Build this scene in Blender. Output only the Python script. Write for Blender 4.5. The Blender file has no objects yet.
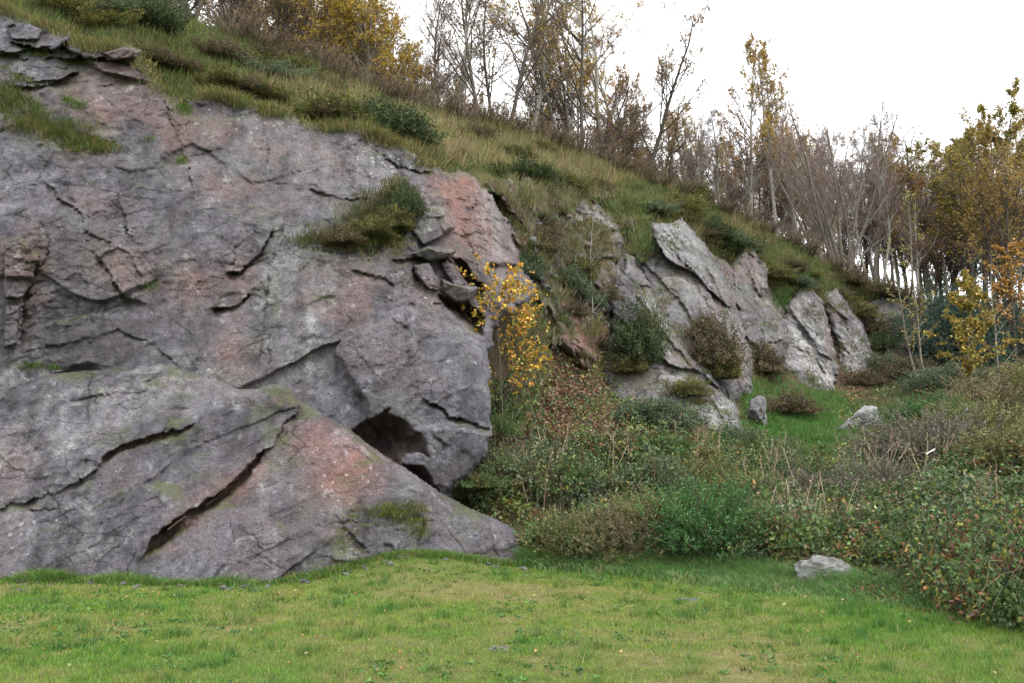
import bpy, math
import numpy as np

# ------------------------------------------------------------------ camera, sky, sun, exposure
FPX, HOR, CAMZ = 887.0, 480.0, 1.6
TH = math.atan((HOR - 341.5) / FPX)
CT, ST = math.cos(TH), math.sin(TH)
S = bpy.context.scene
cd = bpy.data.cameras.new('camera')
cd.sensor_width = 36.0
cd.lens = 36.0 * FPX / 1024.0
cd.clip_start, cd.clip_end = 0.05, 3000.0
cam = bpy.data.objects.new('camera', cd)
S.collection.objects.link(cam)
cam.location = (0, 0, CAMZ)
cam.rotation_euler = (math.pi / 2 + TH, 0, 0)
S.camera = cam

SUN_EL, SUN_AZ = math.radians(58), math.radians(135)      # soft light from high behind, to the right
W = bpy.data.worlds.new('World')
S.world = W
W.use_nodes = True
nt = W.node_tree
nt.nodes.clear()
wo = nt.nodes.new('ShaderNodeOutputWorld')
sky = nt.nodes.new('ShaderNodeTexSky')
sky.sky_type = 'NISHITA'
sky.sun_disc = False
sky.sun_elevation = SUN_EL
sky.sun_rotation = SUN_AZ
sky.dust_density = 3.0
b1 = nt.nodes.new('ShaderNodeBackground'); b1.inputs[1].default_value = 0.05
nt.links.new(sky.outputs[0], b1.inputs[0])
tcw = nt.nodes.new('ShaderNodeTexCoord')
nzw = nt.nodes.new('ShaderNodeTexNoise'); nzw.inputs['Scale'].default_value = 1.6; nzw.inputs['Detail'].default_value = 5
nt.links.new(tcw.outputs['Generated'], nzw.inputs['Vector'])
rw = nt.nodes.new('ShaderNodeValToRGB')
rw.color_ramp.elements[0].position = 0.3; rw.color_ramp.elements[0].color = (0.86, 0.90, 0.98, 1)
rw.color_ramp.elements[1].position = 0.7; rw.color_ramp.elements[1].color = (1.0, 1.0, 1.0, 1)
nt.links.new(nzw.outputs['Fac'], rw.inputs[0])
b2 = nt.nodes.new('ShaderNodeBackground'); b2.inputs[1].default_value = 1.15     # closed cloud layer
nt.links.new(rw.outputs[0], b2.inputs[0])
mx = nt.nodes.new('ShaderNodeMixShader'); mx.inputs[0].default_value = 0.9
nt.links.new(b1.outputs[0], mx.inputs[1]); nt.links.new(b2.outputs[0], mx.inputs[2])
nt.links.new(mx.outputs[0], wo.inputs[0])

sl = bpy.data.lights.new('sun', 'SUN')
sl.energy = 1.5; sl.angle = math.radians(28); sl.color = (1.0, 0.97, 0.93)
sun = bpy.data.objects.new('sun', sl)
S.collection.objects.link(sun)
# light arrives from azimuth SUN_AZ (0 = +Y, clockwise) and elevation SUN_EL
sun.rotation_euler = (math.pi / 2 - SUN_EL, 0, -SUN_AZ + math.pi)
S.view_settings.view_transform = 'Standard'
S.view_settings.look = 'None'
S.view_settings.exposure = 1.28
S.view_settings.gamma = 1.0
S.view_settings.use_curve_mapping = False

# ------------------------------------------------------------------ helpers
RNG = np.random.default_rng(7)
COL = S.collection

def rayr(px, py):
    """direction ratios x/y and z/y of a pixel's ray"""
    xc = (np.asarray(px, float) - 512.0) / FPX
    yc = (341.5 - np.asarray(py, float)) / FPX
    dy = CT - yc * ST
    return xc / dy, (ST + yc * CT) / dy

def P(px, py, D):
    rx, rz = rayr(px, py)
    D = np.asarray(D, float)
    return np.stack([rx * D, D + 0 * rx, CAMZ + rz * D], -1)

def proj(p):
    """world -> pixel"""
    p = np.asarray(p, float)
    x, y, z = p[..., 0], p[..., 1], p[..., 2] - CAMZ
    fz = y * CT + z * ST
    up = -y * ST + z * CT
    return 512 + FPX * x / fz, 341.5 - FPX * up / fz

_r = np.random.default_rng(99)
_PERM = _r.permutation(256).astype(np.int64)
_PERM = np.concatenate([_PERM, _PERM, _PERM])
_G = _r.normal(size=(256, 3)); _G /= np.linalg.norm(_G, axis=1)[:, None]

def perlin(p):
    i = np.floor(p).astype(np.int64); f = p - i; i &= 255
    u = f * f * f * (f * (f * 6 - 15) + 10)
    def g(a, b, c):
        h = _PERM[_PERM[_PERM[(i[:, 0] + a) & 255] + ((i[:, 1] + b) & 255)] + ((i[:, 2] + c) & 255)]
        v = _G[h]
        return v[:, 0] * (f[:, 0] - a) + v[:, 1] * (f[:, 1] - b) + v[:, 2] * (f[:, 2] - c)
    def L(a, b, t): return a + (b - a) * t
    x0 = L(L(g(0,0,0), g(1,0,0), u[:, 0]), L(g(0,1,0), g(1,1,0), u[:, 0]), u[:, 1])
    x1 = L(L(g(0,0,1), g(1,0,1), u[:, 0]), L(g(0,1,1), g(1,1,1), u[:, 0]), u[:, 1])
    return L(x0, x1, u[:, 2]) * 1.5

def fbm(p, scale, octs=4, gain=0.5, seed=0, stretch=None):
    p = np.asarray(p, float).reshape(-1, 3)
    if stretch is not None: p = p * np.asarray(stretch)
    p = p * scale + seed * 17.31
    out = np.zeros(len(p)); a = 1.0
    for _ in range(octs):
        out += a * perlin(p); p = p * 2.03 + 5.7; a *= gain
    return out

def sstep(a, b, x):
    t = np.clip((x - a) / (b - a), 0, 1)
    return t * t * (3 - 2 * t)

def h01(ix, iy, s):
    return (_PERM[(_PERM[(ix + s * 7) & 255] + iy * 3 + s * 31) & 255] + 0.5) / 256.0

def facets(a, b, cell, seed, off, tilt, ramp, jit=0.85):
    """angular blocks: tilted planes per site, joined over a ramp of the given width (sharp where the ramp is narrow)"""
    x, y = a / cell, b / cell
    ix, iy = np.floor(x).astype(np.int64), np.floor(y).astype(np.int64)
    F1 = np.full(len(x), 1e9); F2 = F1.copy(); h1 = np.zeros(len(x)); h2 = np.zeros(len(x)); tone = np.zeros(len(x))
    for dx in (-1, 0, 1):
        for dy in (-1, 0, 1):
            jx, jy = ix + dx, iy + dy
            ex = x - (jx + 0.5 + jit * (h01(jx, jy, seed) - 0.5)); ey = y - (jy + 0.5 + jit * (h01(jx, jy, seed + 1) - 0.5))
            h = (h01(jx, jy, seed + 2) - 0.5) * 2 * off + cell * ((h01(jx, jy, seed + 3) - 0.5) * 2 * tilt * ex + (h01(jx, jy, seed + 4) - 0.5) * 2 * tilt * ey)
            d = np.maximum(np.abs(ex), np.abs(ey)) + 0.25 * np.minimum(np.abs(ex), np.abs(ey)); m = d < F1; m2 = (~m) & (d < F2)
            F2 = np.where(m, F1, np.where(m2, d, F2)); h2 = np.where(m, h1, np.where(m2, h, h2))
            F1 = np.where(m, d, F1); h1 = np.where(m, h, h1); tone = np.where(m, h01(jx, jy, seed + 6), tone)
    w = 0.5 * np.clip(1 - (F2 - F1) * cell / ramp, 0, 1)
    return (F2 - F1) * cell, h1 * (1 - w) + h2 * w, tone

def polydist(px, py, pts):
    """distance, side (+ = above / left of travel), arclength from the near end, to an open polyline"""
    pts = np.asarray(pts, float)
    best = np.full(len(px), 1e9); side = np.zeros(len(px)); arc = np.zeros(len(px))
    L = np.hypot(*np.diff(pts, axis=0).T); cum = np.concatenate([[0], np.cumsum(L)])
    for k in range(len(pts) - 1):
        a, d = pts[k], pts[k + 1] - pts[k]
        t = np.clip(((px - a[0]) * d[0] + (py - a[1]) * d[1]) / (d @ d), 0, 1)
        qx, qy = px - a[0] - t * d[0], py - a[1] - t * d[1]
        dd = np.hypot(qx, qy); m = dd < best
        best = np.where(m, dd, best)
        side = np.where(m, np.sign(-(d[0] * qy - d[1] * qx)), side)
        arc = np.where(m, cum[k] + t * L[k], arc)
    return best, side, np.minimum(arc, cum[-1] - arc)

def inpoly(px, py, poly):
    poly = np.asarray(poly, float); n = len(poly)
    c = np.zeros(len(px), bool)
    for k in range(n):
        x0, y0 = poly[k]; x1, y1 = poly[(k + 1) % n]
        if y0 == y1: continue
        c ^= ((y0 > py) != (y1 > py)) & (px < (x1 - x0) * (py - y0) / (y1 - y0) + x0)
    return c

def polyin(px, py, poly):
    """signed distance, positive inside"""
    d, _, _ = polydist(px, py, list(poly) + [poly[0]])
    return np.where(inpoly(px, py, poly), d, -d)

def tps(ctrl):
    c = np.asarray(ctrl, float); q = c[:, :2] / 100.0; n = len(q)
    def U(r2): return 0.5 * r2 * np.log(r2 + 1e-12)
    K = U(((q[:, None] - q[None]) ** 2).sum(-1)) + np.eye(n) * 0.02
    Q = np.concatenate([np.ones((n, 1)), q], 1)
    A = np.zeros((n + 3, n + 3)); A[:n, :n] = K; A[:n, n:] = Q; A[n:, :n] = Q.T
    w = np.linalg.solve(A, np.concatenate([c[:, 2], np.zeros(3)]))
    def ev(px, py):
        x, y = np.asarray(px, float) / 100, np.asarray(py, float) / 100
        out = w[n] + w[n + 1] * x + w[n + 2] * y
        for k in range(n):
            out = out + w[k] * U((x - q[k, 0]) ** 2 + (y - q[k, 1]) ** 2)
        return out
    return ev

def mesh_np(name, V, Fc, mat, col=None, smooth=False):
    V = np.asarray(V, np.float32); Fc = np.asarray(Fc, np.int32)
    me = bpy.data.meshes.new(name)
    n, k = Fc.shape
    me.vertices.add(len(V)); me.vertices.foreach_set('co', V.ravel())
    me.loops.add(n * k); me.loops.foreach_set('vertex_index', Fc.ravel())
    me.polygons.add(n)
    me.polygons.foreach_set('loop_start', np.arange(0, n * k, k, dtype=np.int32))
    if smooth: me.polygons.foreach_set('use_smooth', np.ones(n, bool))
    me.update(calc_edges=True)
    if col is not None:
        col = np.asarray(col, np.float32)
        if col.shape[1] == 3: col = np.concatenate([col, np.ones((len(col), 1), np.float32)], 1)
        at = me.color_attributes.new('Col', 'FLOAT_COLOR', 'POINT')
        at.data.foreach_set('color', col.ravel())
    me.materials.append(mat)
    return me

def obj(name, me, parent=None):
    o = bpy.data.objects.new(name, me); COL.objects.link(o)
    if parent is not None: o.parent = parent
    return o

def tag(o, label=None, cat=None, group=None, kind=None):
    if label: o['label'] = label
    if cat: o['category'] = cat
    if group: o['group'] = group
    if kind: o['kind'] = kind
    return o

def empty(name, loc=(0, 0, 0), rz=0.0, sc=1.0):
    o = bpy.data.objects.new(name, None); COL.objects.link(o)
    o.empty_display_size = 0.2
    o.location = loc; o.rotation_euler = (0, 0, rz); o.scale = (sc,) * 3
    return o

def grid_faces(nr, nc):
    r, c = np.meshgrid(np.arange(nr - 1), np.arange(nc - 1), indexing='ij')
    a = (r * nc + c).ravel()
    return np.stack([a, a + nc, a + nc + 1, a + 1], 1)

# ------------------------------------------------------------------ materials
def new_mat(name):
    m = bpy.data.materials.new(name); m.use_nodes = True
    t = m.node_tree; t.nodes.clear()
    return m, t, t.nodes.new('ShaderNodeOutputMaterial')

def col_noise(t, scale, lo, hi, detail=4, rough=0.6, vec=None):
    n = t.nodes.new('ShaderNodeTexNoise'); n.inputs['Scale'].default_value = scale
    n.inputs['Detail'].default_value = detail; n.inputs['Roughness'].default_value = rough
    if vec is None:
        tc = t.nodes.new('ShaderNodeTexCoord'); vec = tc.outputs['Object']
    t.links.new(vec, n.inputs['Vector'])
    mr = t.nodes.new('ShaderNodeMapRange')
    mr.inputs[1].default_value = 0.3; mr.inputs[2].default_value = 0.7
    mr.inputs[3].default_value = lo; mr.inputs[4].default_value = hi
    t.links.new(n.outputs['Fac'], mr.inputs[0])
    return n.outputs['Fac'], mr.outputs[0]

def mul(t, c, v):
    m = t.nodes.new('ShaderNodeMix'); m.data_type = 'RGBA'; m.blend_type = 'MULTIPLY'
    m.inputs[0].default_value = 1.0
    t.links.new(c, m.inputs[6]); t.links.new(v, m.inputs[7])
    return m.outputs[2]

def bump(t, h, strength, dist, prev=None):
    b = t.nodes.new('ShaderNodeBump'); b.inputs['Strength'].default_value = strength
    b.inputs['Distance'].default_value = dist
    t.links.new(h, b.inputs['Height'])
    if prev is not None: t.links.new(prev, b.inputs['Normal'])
    return b.outputs[0]

def attr(t):
    a = t.nodes.new('ShaderNodeAttribute'); a.attribute_name = 'Col'
    return a.outputs['Color']

def mat_rock(name='rock', fine=1.0):
    m, t, o = new_mat(name)
    bs = t.nodes.new('ShaderNodeBsdfPrincipled'); bs.inputs['Roughness'].default_value = 0.85
    bs.inputs['Specular IOR Level'].default_value = 0.3
    f1, v1 = col_noise(t, 5.0, 0.68, 1.32, 7, 0.72)
    f2, v2 = col_noise(t, 34.0, 0.38, 1.62, 5, 0.8)
    f3, v3 = col_noise(t, 14.0, 0.72, 1.28, 8, 0.78)
    c = mul(t, mul(t, mul(t, attr(t), v1), v2), v3)
    # specks of pale lichen
    vo = t.nodes.new('ShaderNodeTexVoronoi'); vo.inputs['Scale'].default_value = 5.5
    tc = t.nodes.new('ShaderNodeTexCoord')
    wn = t.nodes.new('ShaderNodeTexNoise'); wn.inputs['Scale'].default_value = 22.0
    ad = t.nodes.new('ShaderNodeVectorMath'); ad.operation = 'MULTIPLY_ADD'
    ad.inputs[1].default_value = (0.09, 0.09, 0.09)
    t.links.new(wn.outputs['Color'], ad.inputs[0]); t.links.new(tc.outputs['Object'], ad.inputs[2])
    t.links.new(ad.outputs[0], vo.inputs['Vector'])
    ms = t.nodes.new('ShaderNodeTexNoise'); ms.inputs['Scale'].default_value = 0.55; ms.inputs['Detail'].default_value = 3
    t.links.new(tc.outputs['Object'], ms.inputs['Vector'])
    th = t.nodes.new('ShaderNodeMapRange')      # spot radius grows where the big noise is high
    th.inputs[1].default_value = 0.5; th.inputs[2].default_value = 0.78; th.inputs[3].default_value = 0.0; th.inputs[4].default_value = 0.30
    t.links.new(ms.outputs['Fac'], th.inputs[0])
    sub = t.nodes.new('ShaderNodeMath'); sub.operation = 'SUBTRACT'
    t.links.new(th.outputs[0], sub.inputs[0]); t.links.new(vo.outputs['Distance'], sub.inputs[1])
    gt = t.nodes.new('ShaderNodeMapRange'); gt.inputs[1].default_value = -0.02; gt.inputs[2].default_value = 0.05
    gt.inputs[4].default_value = 0.75
    t.links.new(sub.outputs[0], gt.inputs[0])
    mixl = t.nodes.new('ShaderNodeMix'); mixl.data_type = 'RGBA'
    mixl.inputs[7].default_value = (0.40, 0.40, 0.385, 1)
    t.links.new(gt.outputs[0], mixl.inputs[0]); t.links.new(c, mixl.inputs[6])
    joint = None; cc = mixl.outputs[2]
    for sc_, seed_, w_ in ((0.75, 1.0, 0.016), (1.9, 7.0, 0.015)):
        mp = t.nodes.new('ShaderNodeMapping'); mp.inputs['Rotation'].default_value = (0.0, 0.6, 0.0); mp.inputs['Scale'].default_value = (0.6, 0.5, 1.3); mp.inputs['Location'].default_value = (seed_, 0, 0)
        w2 = t.nodes.new('ShaderNodeTexNoise'); w2.inputs['Scale'].default_value = 2.2; w2.inputs['Detail'].default_value = 6; w2.inputs['Roughness'].default_value = 0.7
        t.links.new(tc.outputs['Object'], w2.inputs['Vector'])
        a2 = t.nodes.new('ShaderNodeVectorMath'); a2.operation = 'MULTIPLY_ADD'; a2.inputs[1].default_value = (0.3, 0.3, 0.3)
        t.links.new(w2.outputs['Color'], a2.inputs[0]); t.links.new(tc.outputs['Object'], a2.inputs[2]); t.links.new(a2.outputs[0], mp.inputs['Vector'])
        v2 = t.nodes.new('ShaderNodeTexVoronoi'); v2.feature = 'DISTANCE_TO_EDGE'; v2.inputs['Scale'].default_value = sc_
        t.links.new(mp.outputs[0], v2.inputs['Vector'])
        m2 = t.nodes.new('ShaderNodeTexNoise'); m2.inputs['Scale'].default_value = 0.9; m2.inputs['Detail'].default_value = 3
        t.links.new(tc.outputs['Object'], m2.inputs['Vector'])
        wd = t.nodes.new('ShaderNodeMapRange'); wd.inputs[1].default_value = 0.48 if sc_ < 1 else 0.54; wd.inputs[2].default_value = 0.68 if sc_ < 1 else 0.72; wd.inputs[3].default_value = 0.0005; wd.inputs[4].default_value = w_ * sc_ * 1.6
        t.links.new(m2.outputs['Fac'], wd.inputs[0])
        dv = t.nodes.new('ShaderNodeMath'); dv.operation = 'DIVIDE'; dv.use_clamp = True
        t.links.new(v2.outputs['Distance'], dv.inputs[0]); t.links.new(wd.outputs[0], dv.inputs[1])
        mr2 = t.nodes.new('ShaderNodeMapRange'); mr2.inputs[3].default_value = 0.38; mr2.inputs[4].default_value = 1.0
        t.links.new(dv.outputs[0], mr2.inputs[0]); cc = mul(t, cc, mr2.outputs[0])       # soil and lichen-dark joints
        joint = dv.outputs[0] if joint is None else joint
        if joint is not dv.outputs[0]:
            mn = t.nodes.new('ShaderNodeMath'); mn.operation = 'MINIMUM'; t.links.new(joint, mn.inputs[0]); t.links.new(dv.outputs[0], mn.inputs[1]); joint = mn.outputs[0]
    t.links.new(cc, bs.inputs['Base Color'])
    n = bump(t, joint, 0.7 * fine, 0.03)
    n = bump(t, f1, 0.5 * fine, 0.08, n)
    n = bump(t, f3, 1.0 * fine, 0.06, n)
    n = bump(t, f2, 1.0 * fine, 0.03, n)
    t.links.new(n, bs.inputs['Normal'])
    t.links.new(bs.outputs[0], o.inputs[0])
    return m

def mat_earth():
    m, t, o = new_mat('earth')
    bs = t.nodes.new('ShaderNodeBsdfPrincipled'); bs.inputs['Roughness'].default_value = 1.0
    bs.inputs['Specular IOR Level'].default_value = 0.1
    f1, v1 = col_noise(t, 7.0, 0.65, 1.35, 6, 0.7)
    f2, v2 = col_noise(t, 45.0, 0.6, 1.4, 4, 0.7)
    t.links.new(mul(t, mul(t, attr(t), v1), v2), bs.inputs['Base Color'])
    n = bump(t, f1, 0.8, 0.12); n = bump(t, f2, 0.8, 0.03, n)
    t.links.new(n, bs.inputs['Normal']); t.links.new(bs.outputs[0], o.inputs[0])
    return m

def mat_veg(name, trans=0.3):
    m, t, o = new_mat(name)
    d = t.nodes.new('ShaderNodeBsdfDiffuse'); tr = t.nodes.new('ShaderNodeBsdfTranslucent')
    _, v = col_noise(t, 9.0, 0.8, 1.2, 2)
    c = mul(t, attr(t), v)
    t.links.new(c, d.inputs[0]); t.links.new(c, tr.inputs[0])
    mx = t.nodes.new('ShaderNodeMixShader'); mx.inputs[0].default_value = trans
    t.links.new(d.outputs[0], mx.inputs[1]); t.links.new(tr.outputs[0], mx.inputs[2])
    gl = t.nodes.new('ShaderNodeBsdfGlossy'); gl.inputs['Roughness'].default_value = 0.5
    gl.inputs[0].default_value = (0.9, 0.95, 1, 1)
    m2 = t.nodes.new('ShaderNodeMixShader'); m2.inputs[0].default_value = 0.022
    t.links.new(mx.outputs[0], m2.inputs[1]); t.links.new(gl.outputs[0], m2.inputs[2])
    t.links.new(m2.outputs[0], o.inputs[0])
    return m

def mat_bark():
    m, t, o = new_mat('bark')
    bs = t.nodes.new('ShaderNodeBsdfPrincipled'); bs.inputs['Roughness'].default_value = 0.9
    bs.inputs['Specular IOR Level'].default_value = 0.2
    f, v = col_noise(t, 12.0, 0.6, 1.4, 5, 0.7)
    t.links.new(mul(t, attr(t), v), bs.inputs['Base Color'])
    t.links.new(bump(t, f, 0.6, 0.03), bs.inputs['Normal'])
    t.links.new(bs.outputs[0], o.inputs[0])
    return m

M_ROCK, M_EARTH, M_VEG, M_LEAF, M_BARK = mat_rock(), mat_earth(), mat_veg('grass_blade', 0.35), mat_veg('leaf', 0.3), mat_bark()
C = np.array

# ------------------------------------------------------------------ the lawn
def lawn_z(x, y):
    x = np.asarray(x, float); y = np.asarray(y, float)
    z = 0.36 * np.exp(-(((x + 1.9) / 1.5) ** 2 + ((y - 15.8) / 1.8) ** 2))
    z += 0.06 * np.exp(-(((x - 0.2) / 2.4) ** 2 + ((y - 17.0) / 1.6) ** 2))
    z += 0.16 * np.exp(-((y - 15.2) / 0.7) ** 2) * sstep(-3.4, -5.0, x)       # grassy lip under the left face
    p = np.stack([x.ravel(), y.ravel(), 0 * x.ravel()], 1)
    z = z + 0.05 * fbm(p, 0.35, 3).reshape(x.shape) + 0.012 * fbm(p, 2.6, 2, seed=3).reshape(x.shape)
    return z

def lawn_dry(x, y):
    """0 lush .. 1 worn to straw and earth"""
    p = np.stack([x, y, 0 * x], 1)
    d = 0.38 + 0.55 * fbm(p, 0.42, 4, 0.6, seed=5) + 0.42 * fbm(p, 1.9, 4, 0.6, seed=6)
    ppx, ppy = proj(np.stack([x, y, 0 * x], 1))
    def blob(cx, cy, rx, ry): return np.exp(-(((ppx - cx) / rx) ** 2 + ((ppy - cy) / ry) ** 2))
    d += 0.55 * blob(400, 585, 60, 14) + 0.45 * blob(500, 592, 90, 12) + 0.5 * blob(690, 625, 120, 22) + 0.3 * blob(560, 660, 250, 25)
    d += 0.35 * blob(250, 600, 70, 10) + 0.25 * blob(820, 660, 160, 20) - 0.5 * blob(620, 572, 120, 9) - 0.5 * blob(880, 620, 120, 22)
    d -= 0.35 * blob(100, 660, 180, 30)
    return np.clip(d, 0, 1)

def axis(segs):
    out = []
    for a, b, s in segs: out.append(np.arange(a, b, s))
    return np.concatenate(out + [[segs[-1][1]]])

gx = axis([(-700, -60, 80), (-60, -16, 4), (-16, 16, 0.12), (16, 60, 4), (60, 700, 80)])
gy = axis([(-700, -40, 80), (-40, 4, 4), (4, 19, 0.12), (19, 40, 3), (40, 900, 80)])
GX, GY = np.meshgrid(gx, gy)
near = sstep(40, 18, np.abs(GX)) * sstep(50, 25, np.abs(GY))
GZ = lawn_z(GX, GY) * near
dry = lawn_dry(GX.ravel(), GY.ravel())
lc = C([0.065, 0.115, 0.022]) * (1 - dry[:, None]) + C([0.17, 0.155, 0.065]) * dry[:, None]
lawn = obj('lawn', mesh_np('lawn', np.stack([GX, GY, GZ], -1).reshape(-1, 3), grid_faces(*GX.shape)[:, ::-1], M_EARTH, lc, True))
tag(lawn, kind='structure')

# ------------------------------------------------------------------ hillside terrain (world points found from the skyline, the foot and the slope between)
SKY_L = C([(-420,-150,22.5),(-200,-100,22.5),(0,-45,23),(100,-10,23.3),(170,8,23.6),(215,30,24.2),(260,44,25),(300,62,26),(350,82,27.2),(420,110,28.6),
           (480,124,30),(520,132,31),(580,152,32.5),(640,174,34),(700,197,36),(760,227,38),(800,246,39.5),(840,272,41.5),(880,285,43.5),
           (920,300,45),(960,312,45),(1024,312,44),(1150,310,43),(1420,300,42)], float)
T_CTRL = [tuple(r) for r in SKY_L] + [
    # just above the top edge of the left face
    (-300,-60,20),(-100,-5,20),(0,10,20.0),(60,30,20.0),(120,50,20.0),(165,85,20.0),(200,98,20.1),(250,104,20.2),(300,120,20.2),(350,128,20.3),(400,148,20.6),(430,170,21.3),
    (230,60,22.3),(330,95,23.0),(420,130,24.5),
    # behind the left face
    (60,120,20),(150,200,20.3),(250,200,20.8),(330,230,20.8),(400,200,21.6),(300,160,20.9),(100,400,18.6),(300,420,19),
    (-300,300,18.6),(0,300,19.3),(200,300,19.8),(400,300,20.4),(470,240,22.6),(-300,560,16.6),(0,560,17),(200,560,17.2),(360,540,18),(470,400,19.6),(470,500,18.2),
    # gully
    (512,240,22.6),(540,270,24.0),(530,200,24.4),(500,330,20.8),(505,290,21.4),(580,215,28.5),(620,230,30),(545,330,23.2),(590,330,25.8),(600,280,28.4),(505,400,20.4),(560,400,22.2),(600,400,23.8),
    (640,205,31.3),(690,225,33),(730,250,35),
    # behind the buttresses
    (650,300,30.5),(700,320,31.6),(740,340,32.4),(770,300,35.5),(800,270,37.2),(800,330,36),(840,320,38.5),(850,360,37),(890,330,41.5),(890,360,38.5),
    (615,385,26.6),(615,402,25.4),(650,398,25.7),(690,402,25.4),(715,432,24.6),(750,448,24.4),(690,380,27.6),(745,400,28),(765,395,30),(800,400,31),(835,392,33.5),
    # talus and meadow
    (500,450,18.8),(560,450,19.9),(640,430,22),(700,440,23.5),(780,430,26.8),(857,425,27.6),(940,420,27),(1024,430,24),(1200,430,22),
    (530,510,17.4),(600,500,18.4),(700,495,18.8),(800,500,18.4),(900,510,17.2),(1024,540,13.6),(1200,560,12),
    (930,370,35),(1000,365,34),(1200,365,31),
    # foot, sinking under the lawn
    (540,562,16.3),(600,565,16.1),(660,570,15.9),(720,572,15.7),(800,582,14.8),(900,602,13.2),(1024,632,10.6),(1200,670,8.6),
    (540,610,16.5),(720,615,16.2),(900,660,13.6),(1024,700,11.2),(1200,750,9.2),(300,620,17),(0,620,16),(-300,620,15)]
T_D = tps(T_CTRL)
cols_x = axis([(-420, 0, 14), (0, 480, 5), (480, 1024, 3.2), (1024, 1420, 14)])
NT = 190
sky_y = np.interp(cols_x, SKY_L[:, 0], SKY_L[:, 1])
bot_y = np.interp(cols_x, [-420, 480, 720, 900, 1024, 1420], [600, 600, 612, 665, 715, 850])
tt = np.linspace(0, 1, NT)[:, None]
TPX = np.broadcast_to(cols_x, (NT, len(cols_x))); TPY = sky_y + tt * (bot_y - sky_y)
TD = T_D(TPX.ravel(), TPY.ravel())
TV = P(TPX.ravel(), TPY.ravel(), TD)
nz = fbm(TV, 0.6, 5, 0.55, seed=2)
fade = sstep(0, 0.03, np.broadcast_to(tt, TPX.shape).ravel())
rx, _ = rayr(TPX.ravel(), TPY.ravel())
TD = TD + 0.35 * nz * fade
TV = P(TPX.ravel(), TPY.ravel(), TD)
TVg = TV.reshape(NT, -1, 3)
crest = TVg[0].copy()
back = []
for k in range(14, 0, -1):            # plateau behind the crest
    g = 1.09 ** k
    b = crest.copy(); b[:, 0] *= g; b[:, 1] *= g
    b[:, 2] = crest[:, 2] + (b[:, 1] - crest[:, 1]) * (0.10 if k < 9 else 0.06)
    b[:, 2] += 0.15 * fbm(b, 0.3, 3)
    back.append(b)
NB = len(back)
TA = np.concatenate([np.stack(back), TVg])
TAf = TA.reshape(-1, 3)

def blobs(px, py, L):
    out = np.zeros(len(px))
    for cx, cy, rx, ry, s in L:
        out += s * np.exp(-(((px - cx) / rx) ** 2 + ((py - cy) / ry) ** 2))
    return out

apx, apy = proj(TAf)
brown, litter, grn, red = C([0.075, 0.055, 0.035]), C([0.13, 0.075, 0.045]), C([0.07, 0.09, 0.025]), C([0.17, 0.10, 0.075])
n1 = fbm(TAf, 0.9, 4, seed=8)
hillg = np.where((apy < 260 + 0 * apx) & (apy < np.interp(apx, [0, 430, 640, 760, 850], [140, 170, 240, 290, 330])), 0.75, 0.1)
hillg = np.clip(hillg + 0.35 * n1 + blobs(apx, apy, [(800, 425, 60, 35, 0.9), (700, 500, 200, 60, 0.3)]), 0, 1)
reds = np.clip(blobs(apx, apy, [(530, 215, 40, 40, 0.5), (585, 330, 45, 45, 0.9), (600, 300, 25, 60, 0.4), (890, 355, 30, 20, 0.5)]) + 0.3 * n1, 0, 1)
lit = np.clip(blobs(apx, apy, [(580, 410, 70, 45, 0.9), (860, 390, 30, 14, 0.6), (900, 375, 50, 12, 0.8)]) + 0.2 * n1, 0, 1)
tc = brown * np.ones((len(TAf), 1))
for w, c_ in ((hillg, grn), (reds, red), (lit, litter)):
    tc = tc * (1 - w[:, None]) + c_ * w[:, None]
hill = obj('hillside', mesh_np('hillside', TAf, grid_faces(NT + NB, len(cols_x)), M_EARTH, tc, True))
tag(hill, kind='structure')

def terrain_at(px, py):
    """world point on the hillside seen at a pixel (nearest of the mesh's own points, interpolated)"""
    px = np.atleast_1d(np.asarray(px, float)); py = np.atleast_1d(np.asarray(py, float))
    sy = np.interp(px, cols_x, sky_y); by = np.interp(px, cols_x, bot_y)
    r = np.clip((py - sy) / (by - sy), 0, 1) * (NT - 1)
    c = np.interp(px, cols_x, np.arange(len(cols_x)))
    r0 = np.clip(np.floor(r).astype(int), 0, NT - 2); c0 = np.clip(np.floor(c).astype(int), 0, len(cols_x) - 2)
    fr, fc = (r - r0)[:, None], (c - c0)[:, None]
    return ((TVg[r0, c0] * (1 - fc) + TVg[r0, c0 + 1] * fc) * (1 - fr) + (TVg[r0 + 1, c0] * (1 - fc) + TVg[r0 + 1, c0 + 1] * fc) * fr)

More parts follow.
